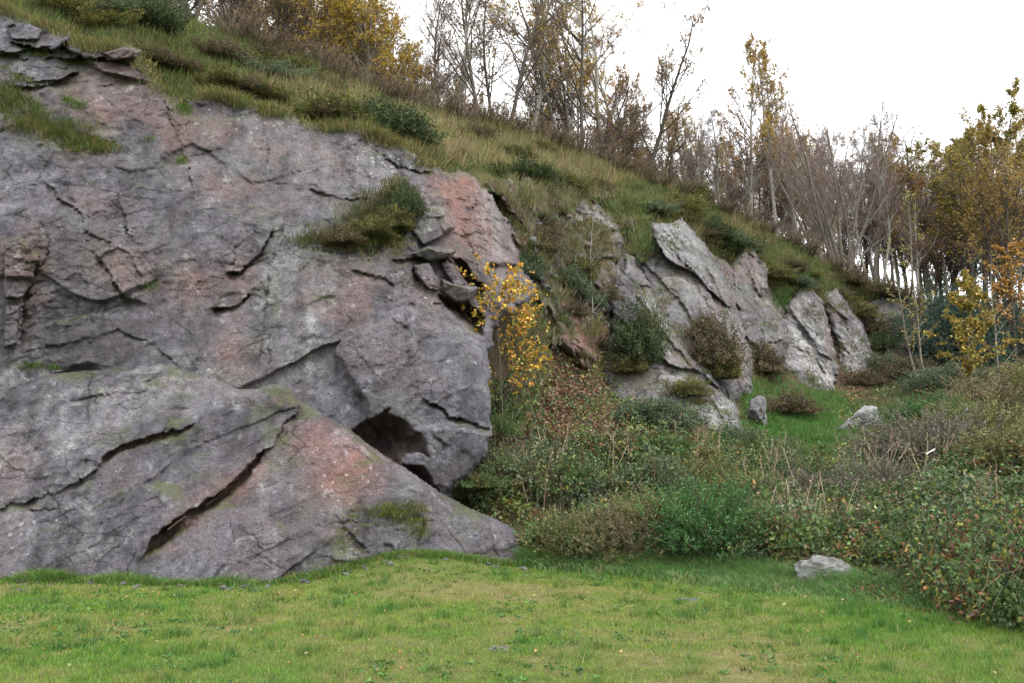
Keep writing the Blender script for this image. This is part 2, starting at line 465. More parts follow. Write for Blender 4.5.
# ------------------------------------------------------------------ rock
def rock_patch(name, poly, ctrl, xs, ys, feats=(), pits=(), bend=0.5, bw=12, amp=1.0, rough=None, dips=(35, 1.7), seed=0,
               colf=None, parent=None, wob=3.0, sharp=False):
    GX, GY = np.meshgrid(xs, ys); px, py = GX.ravel(), GY.ravel()
    D0 = tps(ctrl)(px, py)
    p0 = P(px, py, D0)
    # ragged outline
    wx = px + wob * fbm(p0, 1.3, 4, 0.6, seed=seed + 1); wy = py + wob * fbm(p0, 1.3, 4, 0.6, seed=seed + 2)
    sd = polyin(wx, wy, poly)
    keep = sd > -1.0
    pxm = D0 / FPX                                    # metres per pixel here
    D = D0.copy()
    e = np.clip(1 - np.maximum(sd, 0) / bw, 0, 1)
    D += bend * (e if sharp else (1 - np.sqrt(np.clip(1 - e * e, 0, 1))))
    ra = np.ones(len(px)) if rough is None else np.clip(rough(px, py), 0.05, 3)
    # angular jointing at four sizes
    w = 0.10 * np.stack([fbm(p0, 0.8, 5, 0.65, seed=seed + 3), fbm(p0, 0.8, 4, 0.6, seed=seed + 4)], 1)
    a, b = p0[:, 0] + w[:, 0], p0[:, 2] + 0.4 * (p0[:, 1] - D0.mean()) + w[:, 1]
    an = math.radians(dips[0])
    u, v = (a * math.cos(an) + b * math.sin(an)) / dips[1], -a * math.sin(an) + b * math.cos(an)
    disp = np.zeros(len(px)); edge = np.zeros(len(px))
    tones = np.zeros(len(px))
    for cell, off, tilt, gr, sdn, rw_, tw in ((2.3, 0.10, 0.17, 0.02, 11, 0.12, 0.5), (0.9, 0.045, 0.16, 0.02, 23, 0.06, 0.8), (0.40, 0.024, 0.19, 0.010, 37, 0.03, 1.0), (0.18, 0.014, 0.26, 0, 51, 0.018, 0.9), (0.085, 0.010, 0.36, 0, 67, 0.012, 0.8)):
        k = ra if cell < 1 else 0.6 + 0.4 * ra
        if cell < 1: k = k * (0.3 + 0.7 * sstep(-0.35, 0.4, fbm(p0, 0.5, 3, seed=seed + sdn)))
        if cell < 0.5: k = 0.25 + 0.75 * k
        ramp = rw_ * (0.08 + 0.7 * sstep(0.35, -0.25, fbm(p0, 0.7, 3, seed=seed + sdn + 5) + 0.25 * (ra - 1)))
        ed, hh, tone = facets(u, v, cell, seed * 3 + sdn, off, tilt, ramp)
        disp += amp * k * hh
        tones += tw * (tone - 0.5) * (0.5 + 0.5 * np.minimum(k, 1))
        g = np.exp(-(ed / 0.014) ** 2) * sstep(0.1, 0.5, fbm(p0, 1.1, 2, seed=seed + sdn + 1)) * k
        disp += gr * 3 * g; edge = np.maximum(edge, g * (gr > 0))
    disp += amp * (0.08 * fbm(p0, 0.3, 2, seed=seed + 7) + 0.016 * fbm(p0, 2.2, 4, 0.6, seed=seed + 9) * (0.4 + 0.6 * ra))
    disp += amp * 0.008 * fbm(p0, 11.0, 2, 0.6, seed=seed + 16)
    bed = fbm(np.stack([u * 0.7, v * 7.0, 0 * u], 1), 1.0, 4, 0.6, seed=seed + 17)          # fine bedding lines
    disp += amp * 0.011 * bed * (0.4 + 0.6 * np.minimum(ra, 1)); tones += 0.9 * np.clip(bed, -0.8, 0.8)
    crack = np.zeros(len(px))
    jx = px + 3.0 * fbm(p0, 2.5, 5, 0.7, seed=seed + 12) * 15 / D0.mean(); jy = py + 3.0 * fbm(p0, 2.5, 5, 0.7, seed=seed + 13) * 15 / D0.mean()
    for f in feats:
        pts, h, wu, rr, wd = f[:5]
        d, s, arc = polydist(jx, jy, pts)
        tp = sstep(0, f[5] if len(f) > 5 else 12, arc + 1.5)
        mod = 0.45 + 0.9 * sstep(-0.5, 0.5, fbm(p0, 2.4, 2, seed=seed + 14))
        wd = wd * (0.55 + 0.9 * sstep(-0.5, 0.5, fbm(p0, 3.1, 2, seed=seed + 18)))
        tp = tp * mod
        h = h * 0.4; wu = wu * 1.6; rr = rr * 0.6
        disp += tp * np.where(s > 0, -h * np.exp(-d / wu), rr * np.exp(-(d / wd) ** 1.3))
        crack = np.maximum(crack, tp * np.where(s > 0, 0, np.exp(-(d / wd) ** 2)) * min(1, abs(rr) / 0.15))
    pit = np.zeros(len(px))
    for pp, dep, wdt in pits:
        q = polyin(jx, jy, pp)
        k = 0.35 * sstep(0, 3, q) + 0.65 * sstep(0, wdt, q)
        disp += dep * k * (1 + 0.35 * fbm(p0, 2.2, 4, 0.6, seed=seed + 19)); pit = np.maximum(pit, sstep(-2, 3, q))
    D = D + disp
    V = P(px, py, D)
    nr, nc = GX.shape
    Fc = grid_faces(nr, nc)
    Fc = Fc[keep[Fc].all(1)]
    G = V.reshape(nr, nc, 3)
    du = np.gradient(G, axis=1); dv = np.gradient(G, axis=0)
    N = np.cross(dv, du); N /= np.linalg.norm(N, axis=-1, keepdims=True) + 1e-9
    N = N.reshape(-1, 3)
    if N[:, 1].mean() > 0: N = -N
    col = colf(px, py, V, N, edge, crack, pit, tones)
    used = np.unique(Fc); remap = np.full(len(V), -1); remap[used] = np.arange(len(used))
    o = obj(name, mesh_np(name, V[used], remap[Fc], M_ROCK, col[used]), parent)
    return o, (px, py, V, N, keep)

def rock_colour(reds=(), pale=(), lich=(), dark=(), moss=(), mossiness=0.5, base=(0.122, 0.114, 0.131)):
    def f(px, py, V, N, edge, crack, pit, ra):
        n1 = fbm(V, 0.45, 4, 0.55, seed=21); n2 = fbm(V, 1.5, 4, 0.6, seed=22); n3 = fbm(V, 6, 3, 0.6, seed=23)
        st = fbm(V, 1.0, 4, 0.6, seed=24, stretch=(3.2, 1.0, 0.28))       # run-off streaks
        c = C(base) * (1 + 0.38 * n1 + 0.38 * n2 + 0.34 * n3 + 0.34 * st + 0.22 * ra)[:, None].clip(0.3, 2)
        def blend(c, w, k): w = np.clip(w, 0, 1)[:, None]; return c * (1 - w) + C(k) * w
        c = blend(c, sstep(0.15, 0.8, n1 + 0.5 * st) * 0.38, (0.23, 0.222, 0.225))                 # paler weathering
        c = blend(c, sstep(0.1, 0.7, fbm(V, 0.6, 4, 0.6, seed=25) + 0.25 * ra) * 0.5, (0.16, 0.118, 0.118))     # faint red tint
        c = blend(c, sstep(0.1, 0.6, fbm(V, 0.75, 4, 0.6, seed=29)) * 0.4, (0.17, 0.18, 0.165))      # greenish algae
        w = blobs(px, py, reds)
        c = blend(c, 1.0 * w * (0.8 + 0.5 * n2 + 0.3 * n3), (0.225, 0.122, 0.10))
        c = blend(c, 0.6 * sstep(0.15, 0.7, fbm(V, 0.32, 4, 0.6, seed=33)), (0.082, 0.072, 0.078))          # dark weathered sheets
        c = blend(c, 0.5 * sstep(0.25, 0.8, fbm(V, 0.38, 4, 0.6, seed=34)), (0.19, 0.115, 0.10))           # rusty sheets
        c = blend(c, blobs(px, py, pale) * (0.7 + 0.6 * st + 0.4 * n2), (0.28, 0.272, 0.268))
        c = blend(c, blobs(px, py, dark) * (0.8 + 0.4 * st), (0.10, 0.085, 0.075))
        l = fbm(V, 5.0, 4, 0.65, seed=26) + 0.5 * n2
        c = blend(c, sstep(0.66, 0.95, l) * 0.4 + blobs(px, py, lich) * sstep(0.0, 0.5, l + 0.2), (0.42, 0.42, 0.40))
        c = blend(c, edge * 0.5, (0.09, 0.08, 0.07))
        c = blend(c, np.clip(crack, 0, 1) * 0.6, (0.13, 0.09, 0.07))
        c = blend(c, np.clip(pit, 0, 1) * 0.7, (0.16, 0.105, 0.085))
        up = sstep(0.45, 0.8, N[:, 2])
        c = blend(c, mossiness * up * sstep(-0.1, 0.4, fbm(V, 1.2, 4, 0.6, seed=27)), (0.09, 0.105, 0.035))
        c = blend(c, blobs(px, py, moss) * sstep(-0.2, 0.4, n2 + n3), (0.11, 0.125, 0.04))
        return c
    return f

# --- the big left face: upper wall
UP_POLY = [(-260,-90),(-60,-18),(0,6),(30,18),(68,30),(85,44),(125,43),(140,54),(160,84),(185,106),(205,90),(250,103),(290,113),(320,126),(355,123),
           (390,138),(415,153),(432,166),(470,174),(492,198),(508,226),(522,262),(538,292),(512,314),(492,332),(489,380),(493,430),(488,455),(470,477),(446,500),(440,590),(-260,640)]
UP_CTRL = [(-260,-60,18.6),(-260,200,16.8),(-260,400,15.4),(0,0,19.0),(0,100,17.9),(0,235,16.7),(0,330,16.3),(0,420,15.9),(0,560,15.6),(60,140,17.5),(120,60,18.8),(150,90,18.6),
           (200,100,18.9),(200,200,17.8),(200,300,17.2),(200,380,16.7),(200,560,16.6),(300,120,19.2),(300,200,18.1),(300,260,17.4),(300,350,16.9),(300,420,16.7),
           (390,140,19.7),(400,230,18.5),(420,160,20.1),(400,300,17.5),(400,400,16.9),(430,480,16.8),(470,185,20.7),(500,240,20.9),(520,280,20.8),(460,250,19.4),(480,320,18.3),(480,430,16.95),(488,380,17.2),(455,470,16.8),(440,560,17)]
UP_FEATS = [
    # points, proud above, its reach px, recess below, its reach px, end taper px
    ([(8,42),(30,46),(44,50),(58,45),(70,33)], 0.30, 14, 0.30, 6, 8),
    ([(47,57),(80,58),(98,57),(112,61),(142,54)], 0.25, 12, 0.35, 5, 8),
    ([(0,52),(15,56),(30,61)], 0.15, 10, 0.25, 4, 6),
    ([(25,66),(50,68),(78,75)], 0.12, 14, 0.14, 4, 8),
    ([(12,86),(30,88),(47,86),(62,80),(80,72)], 0.16, 14, 0.26, 7, 8),
    ([(62,150),(35,128),(-4,112)][::-1] + [(95,150),(120,162)], -0.42, 20, -0.1, 12, 12),
    ([(46,182),(60,198),(82,214),(84,224)], 0.14, 14, 0.08, 4, 8),
    ([(-4,238),(20,238),(34,250),(42,262)], -0.18, 20, -0.22, 30, 6),
    ([(18,350),(22,320),(24,292),(38,262)], 0.0, 10, 0.28, 6, 8),
    ([(25,262),(40,260)], 0, 3, 0.15, 3, 4), ([(24,285),(38,282)], 0, 3, 0.15, 3, 4), ([(26,300),(36,294)], 0, 3, 0.15, 3, 4),
    ([(42,268),(48,252),(46,236),(38,222)], 0.05, 8, 0.14, 3, 6),
    ([(80,228),(100,237),(128,253),(140,277)], 0.16, 14, 0.05, 3, 8),
    ([(95,255),(112,275),(122,298),(145,303)], 0.14, 12, 0.16, 5, 8),
    ([(126,212),(127,248)], 0.10, 14, 0.06, 3, 8),
    ([(212,309),(230,308),(250,294)], 0.16, 20, 0.34, 5, 6),
    ([(226,276),(240,272),(256,257),(264,246),(272,226)], 0.20, 26, 0.34, 6, 8),
    ([(284,222),(278,240),(270,270),(268,300)], 0.05, 8, 0.1, 4, 10),
    ([(258,282),(268,290),(262,340),(258,380)], 0.0, 8, 0.10, 3, 10),
    ([(369,143),(386,158),(402,168),(418,173),(434,171)], 0.10, 10, 0.20, 3, 8),
    ([(365,128),(378,146)], 0.05, 6, 0.14, 3, 6),
    ([(296,246),(340,256),(375,256),(402,240),(416,222)], -0.45, 26, -0.12, 12, 14),
    ([(308,190),(330,194),(350,200),(372,196)], 0.10, 20, 0.12, 3, 8),
    ([(352,270),(366,272),(382,278),(396,286)], 0.14, 12, 0.22, 5, 8),
    ([(392,262),(412,258),(428,256),(448,250)], 0.16, 10, 0.2, 6, 8),
    ([(424,396),(437,405),(450,415),(465,420),(489,430)], 0.06, 14, 0.42, 4, 6),
    ([(433,436),(448,447)], 0.03, 6, 0.12, 3, 4),
    ([(430,256),(448,262),(470,272),(486,288)], 0.22, 12, 0.10, 5, 6),
    ([(480,188),(472,215),(462,228),(468,242),(477,262),(478,280)], 0.05, 6, 0.10, 3, 8),
    ([(410,370),(404,340),(400,318)], 0.0, 5, 0.08, 3, 10), ([(330,395),(322,360),(326,330)], 0.0, 5, 0.05, 4, 14),
    ([(165,95),(175,130),(188,165),(192,190)], 0.12, 20, 0.05, 4, 14),
    ([(262,110),(268,150),(262,190)], 0.10, 20, 0.04, 6, 14),
    ([(20,352),(60,345),(120,330),(155,345),(190,378)], 0.10, 18, 0.05, 4, 14),
]
UP_PITS = [
    ([(344,434),(370,419),(393,406),(389,413),(400,417),(410,425),(421,432),(428,444),(432,460),(420,453),(407,455),(401,460),(402,476),(372,458)], 1.35, 22),
    ([(400,462),(412,463),(422,466),(433,480),(444,497),(430,498),(410,480)], 0.8, 10),
    ([(447,256),(462,259),(475,271),(483,285),(484,300),(474,302),(468,290),(455,272)], 0.9, 8),
    ([(434,292),(455,302),(470,304),(486,318),(484,338),(465,327),(445,309)], 0.9, 8),
    ([(410,270),(417,268),(424,276),(432,290),(426,290),(417,282)], 0.35, 5),
]
def up_rough(px, py):
    return 0.55 + blobs(px, py, [(60, 50, 120, 60, 1.0), (440, 270, 50, 45, 1.3), (470, 210, 45, 45, 1.4), (490, 260, 30, 40, 0.6), (20, 280, 50, 90, 0.6), (110, 265, 50, 50, 0.5), (250, 290, 30, 50, 0.4), (370, 260, 60, 25, 0.6), (320, 120, 90, 15, 0.4)])
up_col = rock_colour(
    reds=[(468,215,26,42,1.0),(450,185,22,18,1.0),(500,255,24,40,0.6),(120,265,30,22,0.6),(190,285,35,25,0.55),(85,95,25,18,0.5),(108,118,22,12,0.5),(95,200,30,12,0.3),(425,290,30,25,0.35),(240,270,18,30,0.35),(230,355,26,22,0.5),(300,150,60,25,0.25),(30,270,10,50,0.3)],
    pale=[(260,150,60,45,0.35),(360,165,50,35,0.4),(330,270,50,25,0.35),(305,350,14,40,0.55),(500,250,14,35,0.6),(490,215,14,25,0.5),(285,250,15,30,0.4),(340,100,40,20,0.3)],
    lich=[(310,345,10,40,0.6),(270,280,10,30,0.3),(20,380,60,30,0.35),(180,375,60,20,0.3),(415,165,25,8,0.4),(430,215,15,20,0.5)],
    dark=[(75,260,40,40,0.30),(210,320,30,16,0.3),(370,350,40,45,0.15),(455,300,26,25,0.3),(150,230,30,40,0.2)],
    moss=[(40,365,30,5,0.9),(182,160,5,5,0.9),(148,288,8,4,0.9),(275,300,4,20,0.5),(370,225,40,25,0.8),(60,130,60,18,0.6),(215,235,6,4,0.6),(322,298,14,3,0.6)], mossiness=0.55)
XS_MAIN = axis([(-260, -4, 8), (-4, 536, 1.5)])
face, FACE_S = rock_patch('rock_face', UP_POLY, UP_CTRL, XS_MAIN, axis([(-96, 4, 5), (4, 505, 1.5), (505, 640, 8)]), UP_FEATS, UP_PITS, bend=0.45, bw=7, amp=0.78, rough=up_rough, seed=1, colf=up_col, wob=6.0)
tag(face, 'tall grey and reddish quarry face rising above the lawn on the left', kind='structure')

# --- its lower apron, a smooth leaning slab in front
LO_POLY = [(-260,396),(0,392),(40,374),(110,368),(160,362),(200,372),(240,390),(284,384),(301,402),(348,428),(400,466),(445,495),(480,513),(512,527),(528,546),(526,580),(420,612),(-260,650)]
LO_CTRL = [(-260,400,15.1),(-260,600,13.2),(0,395,15.75),(0,480,15.2),(0,578,14.5),(0,640,14.2),(110,372,16.2),(100,470,15.2),(100,580,14.55),(160,366,16.3),(200,376,16.35),(200,480,15.0),(200,590,14.1),
           (290,390,16.15),(300,480,14.9),(270,590,14.1),(348,432,15.8),(360,500,15.0),(330,585,14.4),(400,470,15.8),(400,540,15.45),(395,560,15.2),(445,500,16.0),(450,555,15.7),(500,525,16.5),(520,560,16.2),(450,620,15.6),(300,640,14)]
LO_FEATS = [
    ([(142,560),(150,541),(168,526),(186,515),(206,500),(226,488),(244,470),(258,456),(276,441),(286,424),(303,404)], 0.14, 16, 0.16, 7, 10),
    ([(98,470),(106,455),(118,446),(134,440),(152,436),(172,430),(196,424)], 0.22, 26, 0.12, 8, 8),
    ([(-4,508),(20,502),(45,496),(75,484),(98,468)], 0.10, 22, 0.12, 8, 10),
    ([(30,510),(42,508),(56,507)], 0.02, 4, 0.14, 3, 4),
    ([(70,400),(110,394),(150,390)], 0.06, 12, 0.06, 4, 8), ([(110,408),(130,400),(150,394)], 0.03, 8, 0.05, 3, 6),
    ([(332,500),(342,520),(356,540),(372,556)], 0.22, 20, -0.05, 20, 12),
    ([(345,512),(360,522),(385,528),(400,524),(420,520)], -0.30, 16, -0.05, 14, 8),
    ([(385,540),(396,552)], 0.0, 4, 0.15, 4, 4), ([(425,520),(420,545)], 0.02, 6, 0.12, 4, 5),
    ([(455,512),(452,535)], 0.02, 6, 0.08, 3, 5), ([(490,535),(500,556)], 0.02, 6, 0.08, 3, 5),
]
LO_PITS = [([(143,557),(150,540),(168,524),(186,512),(205,502),(226,484),(246,466),(262,452),(266,455),(250,478),(229,501),(206,517),(182,533),(162,550)], 0.30, 6),
           ([(99,467),(107,452),(125,443),(150,437),(175,429),(196,423),(190,430),(165,438),(145,445),(120,453),(109,466)], 0.18, 5)]
def lo_rough(px, py):
    return 0.42 + blobs(px, py, [(40, 450, 60, 60, 0.35), (390, 540, 30, 25, 0.9), (470, 540, 50, 25, 0.4), (360, 540, 18, 30, 0.7)])
lo_col = rock_colour(
    reds=[(350,465,40,28,0.85),(310,440,22,18,0.6),(215,500,30,18,0.55),(235,485,22,14,0.6),(258,468,16,14,0.5),(185,525,22,12,0.4),(420,515,12,14,0.5),(340,485,34,18,0.5),(285,400,16,7,0.5),(165,548,18,8,0.5),(10,470,30,20,0.3)],
    pale=[(60,440,50,40,0.15),(45,545,30,35,0.15),(180,400,60,20,0.2),(85,520,10,40,0.4),(270,555,8,40,0.3),(470,520,40,14,0.45),(425,480,20,20,0.3)],
    lich=[(60,430,70,50,0.2),(175,380,60,15,0.3),(350,555,14,16,0.6),(275,550,3,30,0.4),(20,530,40,40,0.2)],
    dark=[(300,505,14,35,0.6),(150,440,40,8,0.6),(250,500,20,40,0.12),(320,520,14,30,0.35),(160,520,60,40,0.1)],
    moss=[(385,515,35,10,1.0),(350,545,22,18,0.7),(330,570,30,10,0.5),(130,442,40,6,0.5),(20,507,30,5,0.5),(418,530,10,14,0.8)], mossiness=0.7)
apron, APRON_S = rock_patch('slab', LO_POLY, LO_CTRL, XS_MAIN, axis([(356, 600, 1.5), (600, 650, 8)]), LO_FEATS, LO_PITS, bend=0.55, bw=11, amp=0.72, rough=lo_rough, dips=(30, 2.2), seed=2, colf=lo_col, parent=face, wob=2.0)
apron['label'] = 'smooth leaning lower slab split by a long diagonal crack'

# --- buttresses across the gully
b_col = lambda **k: rock_colour(base=(0.15, 0.14, 0.146), **k)
def rng_ax(a, b, s): return np.arange(a, b + s, s)
full = lambda px, py: 0 * px + 1.0
B1, BS1 = rock_patch('rock_buttress', [(638,268),(645,250),(653,223),(668,225),(681,219),(695,231),(707,250),(721,272),(732,296),(744,330),(753,356),(750,395),(735,415),(700,400),(660,345),(645,310)],
    [(655,225,30),(690,230,30.7),(730,300,30.2),(748,350,29.2),(645,290,28.8),(660,300,28.5),(690,290,28.7),(700,360,27.4),(740,385,27.8),(735,410,27.4),(700,400,27)], rng_ax(628,762,1.3), rng_ax(210,425,1.3),
    [([(643,262),(660,280),(680,300),(700,330)], 0.25, 14, 0.1, 4, 10), ([(683,262),(692,270),(698,278)], 0.2, 8, 0.25, 4, 5), ([(660,232),(680,260),(700,290),(722,330),(735,360)], 0.15, 14, 0.12, 3, 14),
     ([(690,240),(712,275),(728,310)], 0.1, 10, 0.15, 3, 12), ([(655,250),(672,262),(690,285)], 0.12, 8, 0.12, 3, 8)], [], bend=1.2, bw=12, amp=1.15, rough=full, dips=(-60, 2.0), seed=3,
    colf=b_col(pale=[(680,250,30,30,0.4),(700,300,30,40,0.25)], lich=[(670,240,20,15,0.5),(742,365,8,25,0.4)], dark=[(735,290,10,30,0.4),(670,300,12,8,0.5)], reds=[(700,350,20,25,0.3)], mossiness=0.8))
tag(B1, 'pale grey pyramid buttress in the middle, beyond the gully', kind='structure')
B2, BS2 = rock_patch('slab', [(604,292),(606,270),(618,246),(634,258),(648,283),(662,316),(690,350),(715,378),(738,408),(754,446),(748,466),(722,462),(702,430),(672,415),(612,420),(600,368),(608,330)],
    [(612,270,28.4),(636,262,28.4),(652,300,27.6),(610,340,26.9),(660,340,26.6),(620,395,25.7),(690,385,25.7),(710,402,25.2),(745,442,24.4),(730,400,26),(690,350,27)], rng_ax(594,758,1.3), rng_ax(238,462,1.3),
    [([(640,283),(655,291),(670,295),(684,306)], 0.25, 10, 0.45, 8, 6), ([(636,296),(652,316),(672,344),(700,376)], 0.12, 8, 0.22, 6, 10), ([(606,282),(618,288)], 0.2, 8, 0.4, 5, 4),
     ([(625,360),(650,366),(675,372)], 0.1, 10, 0.1, 3, 8), ([(700,385),(715,405),(730,430)], 0.08, 8, 0.14, 3, 8)], [], bend=1.1, bw=10, amp=1.15, rough=full, dips=(-55, 2.0), seed=5, parent=B1,
    colf=b_col(pale=[(650,310,14,30,0.5),(680,350,20,25,0.4),(725,420,20,25,0.6)], lich=[(655,318,14,30,0.45),(720,410,25,30,0.6),(680,380,25,14,0.35),(610,370,10,25,0.5),(612,270,8,15,0.5)], dark=[(640,380,25,16,0.25)], reds=[(690,360,25,10,0.45),(640,375,20,14,0.3)], mossiness=0.7))
B2['label'] = 'sloping white-streaked slab at the foot of the middle buttress'
B0, BS0 = rock_patch('rock_buttress', [(612,262),(640,246),(655,230),(690,230),(716,256),(735,262),(748,254),(766,268),(780,292),(800,292),(816,294),(842,294),(862,312),(874,362),(858,392),(800,402),(762,410),(752,430),(700,415),(640,400),(612,330)],
    [(620,262,29.4),(655,232,31),(690,232,31.8),(745,258,35),(780,292,36.2),(812,294,37.6),(842,296,39.4),(868,350,38),(850,385,36.4),(800,396,34),(760,400,30.6),(745,420,27.6),(700,400,28),(650,390,27.8),(620,330,29),(740,340,31),(790,345,35.4)], rng_ax(600,884,1.6), rng_ax(224,440,1.6),
    [([(735,262),(748,300),(762,340),(768,380)], 0.3, 10, 0.6, 6, 10), ([(822,296),(832,330),(842,370)], 0.3, 8, 0.8, 5, 8)], [], bend=0.9, bw=10, amp=1.6, rough=full, dips=(-58, 2.0), seed=10,
    colf=b_col(dark=[(740,300,20,50,0.4),(832,330,10,40,0.5)], moss=[(785,300,20,16,0.9),(760,375,18,20,0.8),(800,290,30,10,0.7)], pale=[(850,350,14,25,0.4)], lich=[(855,355,12,25,0.5)], mossiness=1.0))
tag(B0, 'rough dull rock joining the pale buttresses behind their slabs', kind='structure')
B3, BS3 = rock_patch('rock_buttress', [(728,268),(742,247),(755,249),(768,272),(766,296),(786,322),(790,342),(784,372),(762,378),(744,365),(722,330),(716,290)],
    [(742,250,34.3),(765,275,34.3),(735,300,33.2),(780,330,33.0),(760,350,32.2),(755,300,33.2)], rng_ax(706,800,1.4), rng_ax(238,388,1.4),
    [([(745,262),(756,290),(776,318)], 0.15, 8, 0.15, 3, 8), ([(765,345),(784,338)], 0.1, 6, 0.3, 5, 4)], [], bend=1.4, bw=11, amp=1.15, rough=full, dips=(-60, 2), seed=6,
    colf=b_col(dark=[(755,300,30,40,0.35)], lich=[(765,290,10,15,0.5)], pale=[(750,265,15,15,0.3)], mossiness=0.8))
tag(B3, 'narrow dark buttress between the pale middle buttress and the white-lichened slab', kind='structure')
B4, BS4 = rock_patch('rock_buttress', [(782,306),(798,288),(812,286),(822,303),(830,329),(837,367),(838,390),(827,404),(810,402),(790,402),(764,398),(762,362),(778,335),(784,312)],
    [(808,290,36.4),(795,310,35.6),(825,330,35.4),(836,370,34.4),(790,345,34.4),(800,380,33),(828,392,33),(775,375,33)], rng_ax(750,852,1.3), rng_ax(278,412,1.3),
    [([(800,320),(812,345),(826,378)], 0.12, 8, 0.15, 3, 8), ([(790,345),(808,352),(820,362)], 0.1, 8, 0.15, 3, 6)], [], bend=1.2, bw=9, amp=1.15, rough=full, dips=(-65, 2.2), seed=7,
    colf=b_col(lich=[(808,345,22,35,0.75),(826,380,12,16,0.8)], pale=[(810,340,25,40,0.45)], dark=[(822,310,6,20,0.4)], mossiness=0.4))
tag(B4, 'buttress slab whitened by lichen, left of the dark vertical cleft', kind='structure')
B5, BS5 = rock_patch('rock_buttress', [(816,292),(836,284),(848,303),(856,326),(868,345),(872,370),(860,392),(845,392),(836,345),(824,316)],
    [(820,292,38.4),(838,292,38.6),(832,330,37),(850,330,37.2),(864,358,36.4),(845,374,35.6)], rng_ax(800,880,1.4), rng_ax(278,400,1.4),
    [([(840,300),(848,330),(858,352)], 0.12, 6, 0.15, 3, 8)], [], bend=1.3, bw=8, amp=1.15, rough=full, dips=(-65, 2.2), seed=8,
    colf=b_col(lich=[(855,360,10,20,0.7),(840,330,12,30,0.3)], dark=[(826,310,6,25,0.4)], mossiness=0.5))
tag(B5, 'rounded grey buttress right of the dark vertical cleft', kind='structure')
B6, BS6 = rock_patch('rock_face', [(852,296),(880,288),(905,300),(918,330),(918,362),(890,368),(862,368),(856,335)],
    [(860,300,41.5),(905,305,42.5),(860,360,40),(915,358,40.5),(885,330,41)], rng_ax(846,928,1.8), rng_ax(280,376,1.8),
    [([(866,330),(885,322),(912,318)], 0.2, 10, 0.2, 5, 8)], [], bend=1.6, bw=12, amp=1.6, rough=full, seed=9, colf=rock_colour(dark=[(885,305,40,16,0.7)], reds=[(890,340,30,20,0.4)], mossiness=0.9))
tag(B6, 'low dull rock face in the far corner under the bare tree', kind='structure')
GU, GU_S = rock_patch('rock_outcrop', [(486,182),(520,176),(560,186),(600,205),(630,225),(628,262),(612,300),(604,350),(590,372),(560,352),(545,320),(528,296),(505,240)],
    [(490,190,21.3),(520,180,23.1),(560,192,26.9),(600,208,28.5),(628,230,29.2),(520,240,22.2),(540,270,23.2),(580,250,26.9),(610,270,27.7),(545,330,22.2),(590,330,24.9),(600,290,27.2),(585,370,23.7)], rng_ax(480,640,1.8), rng_ax(170,380,1.8),
    [([(560,230),(580,222),(605,226)], 0.3, 12, 0.3, 6, 8), ([(590,262),(606,256),(622,262)], 0.3, 10, 0.4, 7, 6), ([(575,300),(590,292),(606,296)], 0.3, 10, 0.5, 8, 6)], [], bend=1.6, bw=22, amp=1.5, rough=lambda px, py: 0 * px + 1.6, dips=(20, 1.5), seed=12,
    colf=rock_colour(base=(0.15, 0.125, 0.115), reds=[(520,215,30,40,0.7),(590,340,30,40,0.9),(575,300,30,40,0.5)], pale=[(600,215,25,15,0.5),(560,240,30,30,0.3)], lich=[(600,225,30,25,0.4)], moss=[(545,300,14,30,0.7),(560,200,30,12,0.5)], mossiness=0.9), parent=hill, wob=8)

# blocks of the broken overhang and the stacked slabs: parts of the face
def block(poly, D_, seed, dx=0.004, dy=0.006, colf=None):
    q = np.asarray(poly, float); c0 = q.mean(0)
    ctrl = [(x_, y_, D_ + dx * (x_ - c0[0]) + dy * (c0[1] - y_)) for x_, y_ in poly]
    return rock_patch('block', poly, ctrl, rng_ax(q[:, 0].min() - 3, q[:, 0].max() + 3, 1.2), rng_ax(q[:, 1].min() - 3, q[:, 1].max() + 3, 1.2), (), (), bend=0.8, bw=3.2, amp=1.0, rough=full, seed=seed, colf=colf or up_col, parent=face, wob=1.6, sharp=True)[0]
for k, (poly, D_, dx_, dy_) in enumerate([
    ([(413,263),(430,259),(440,278),(440,293),(428,291),(414,274)], 17.72, 0.014, 0.010), ([(437,262),(447,256),(466,285),(458,293),(443,277)], 17.9, -0.004, 0.012), ([(440,277),(456,282),(478,288),(470,302),(456,305),(440,293)], 17.7, 0.006, -0.012),
    ([(410,290),(432,294),(446,302),(436,308),(414,302)], 17.62, 0.0, 0.0), ([(405,254),(428,245),(455,251),(449,260),(428,264)], 17.85, 0.004, -0.02), ([(410,230),(424,204),(444,208),(455,228),(442,240),(422,249)], 18.35, 0.006, 0.012),
    ([(44,46),(72,31),(71,42),(50,54)], 18.2, 0.0, -0.01), ([(14,62),(40,59),(78,71),(62,82),(28,86),(14,76)], 18.0, 0.0, 0.016), ([(96,52),(125,44),(143,51),(138,60),(112,62)], 18.25, 0.0, 0.0), ([(4,22),(30,20),(46,30),(40,42),(10,42)], 18.3, 0.0, 0.016),
    ([(2,240),(26,238),(36,256),(38,282),(24,300),(2,300)], 16.25, 0.006, 0.006), ([(2,302),(22,304),(20,346),(2,352)], 16.05, 0.004, 0.006)]):
    block(poly, D_ + 0.14, 40 + k, dx_, dy_)
pink = rock_colour(reds=[(200,500,90,90,1.2)], dark=[(160,545,12,8,0.5)])
lo_t = tps(LO_CTRL)
for k, (poly, off) in enumerate([([(196,509),(212,497),(227,485),(238,478),(236,486),(224,498),(208,510)], 0.10), ([(160,532),(178,519),(190,512),(188,519),(172,531),(162,538)], 0.12)]):
    c0 = np.mean(np.asarray(poly, float), 0)
    block(poly, float(lo_t(c0[0], c0[1])) + off, 60 + k, 0.0, 0.006, pink)
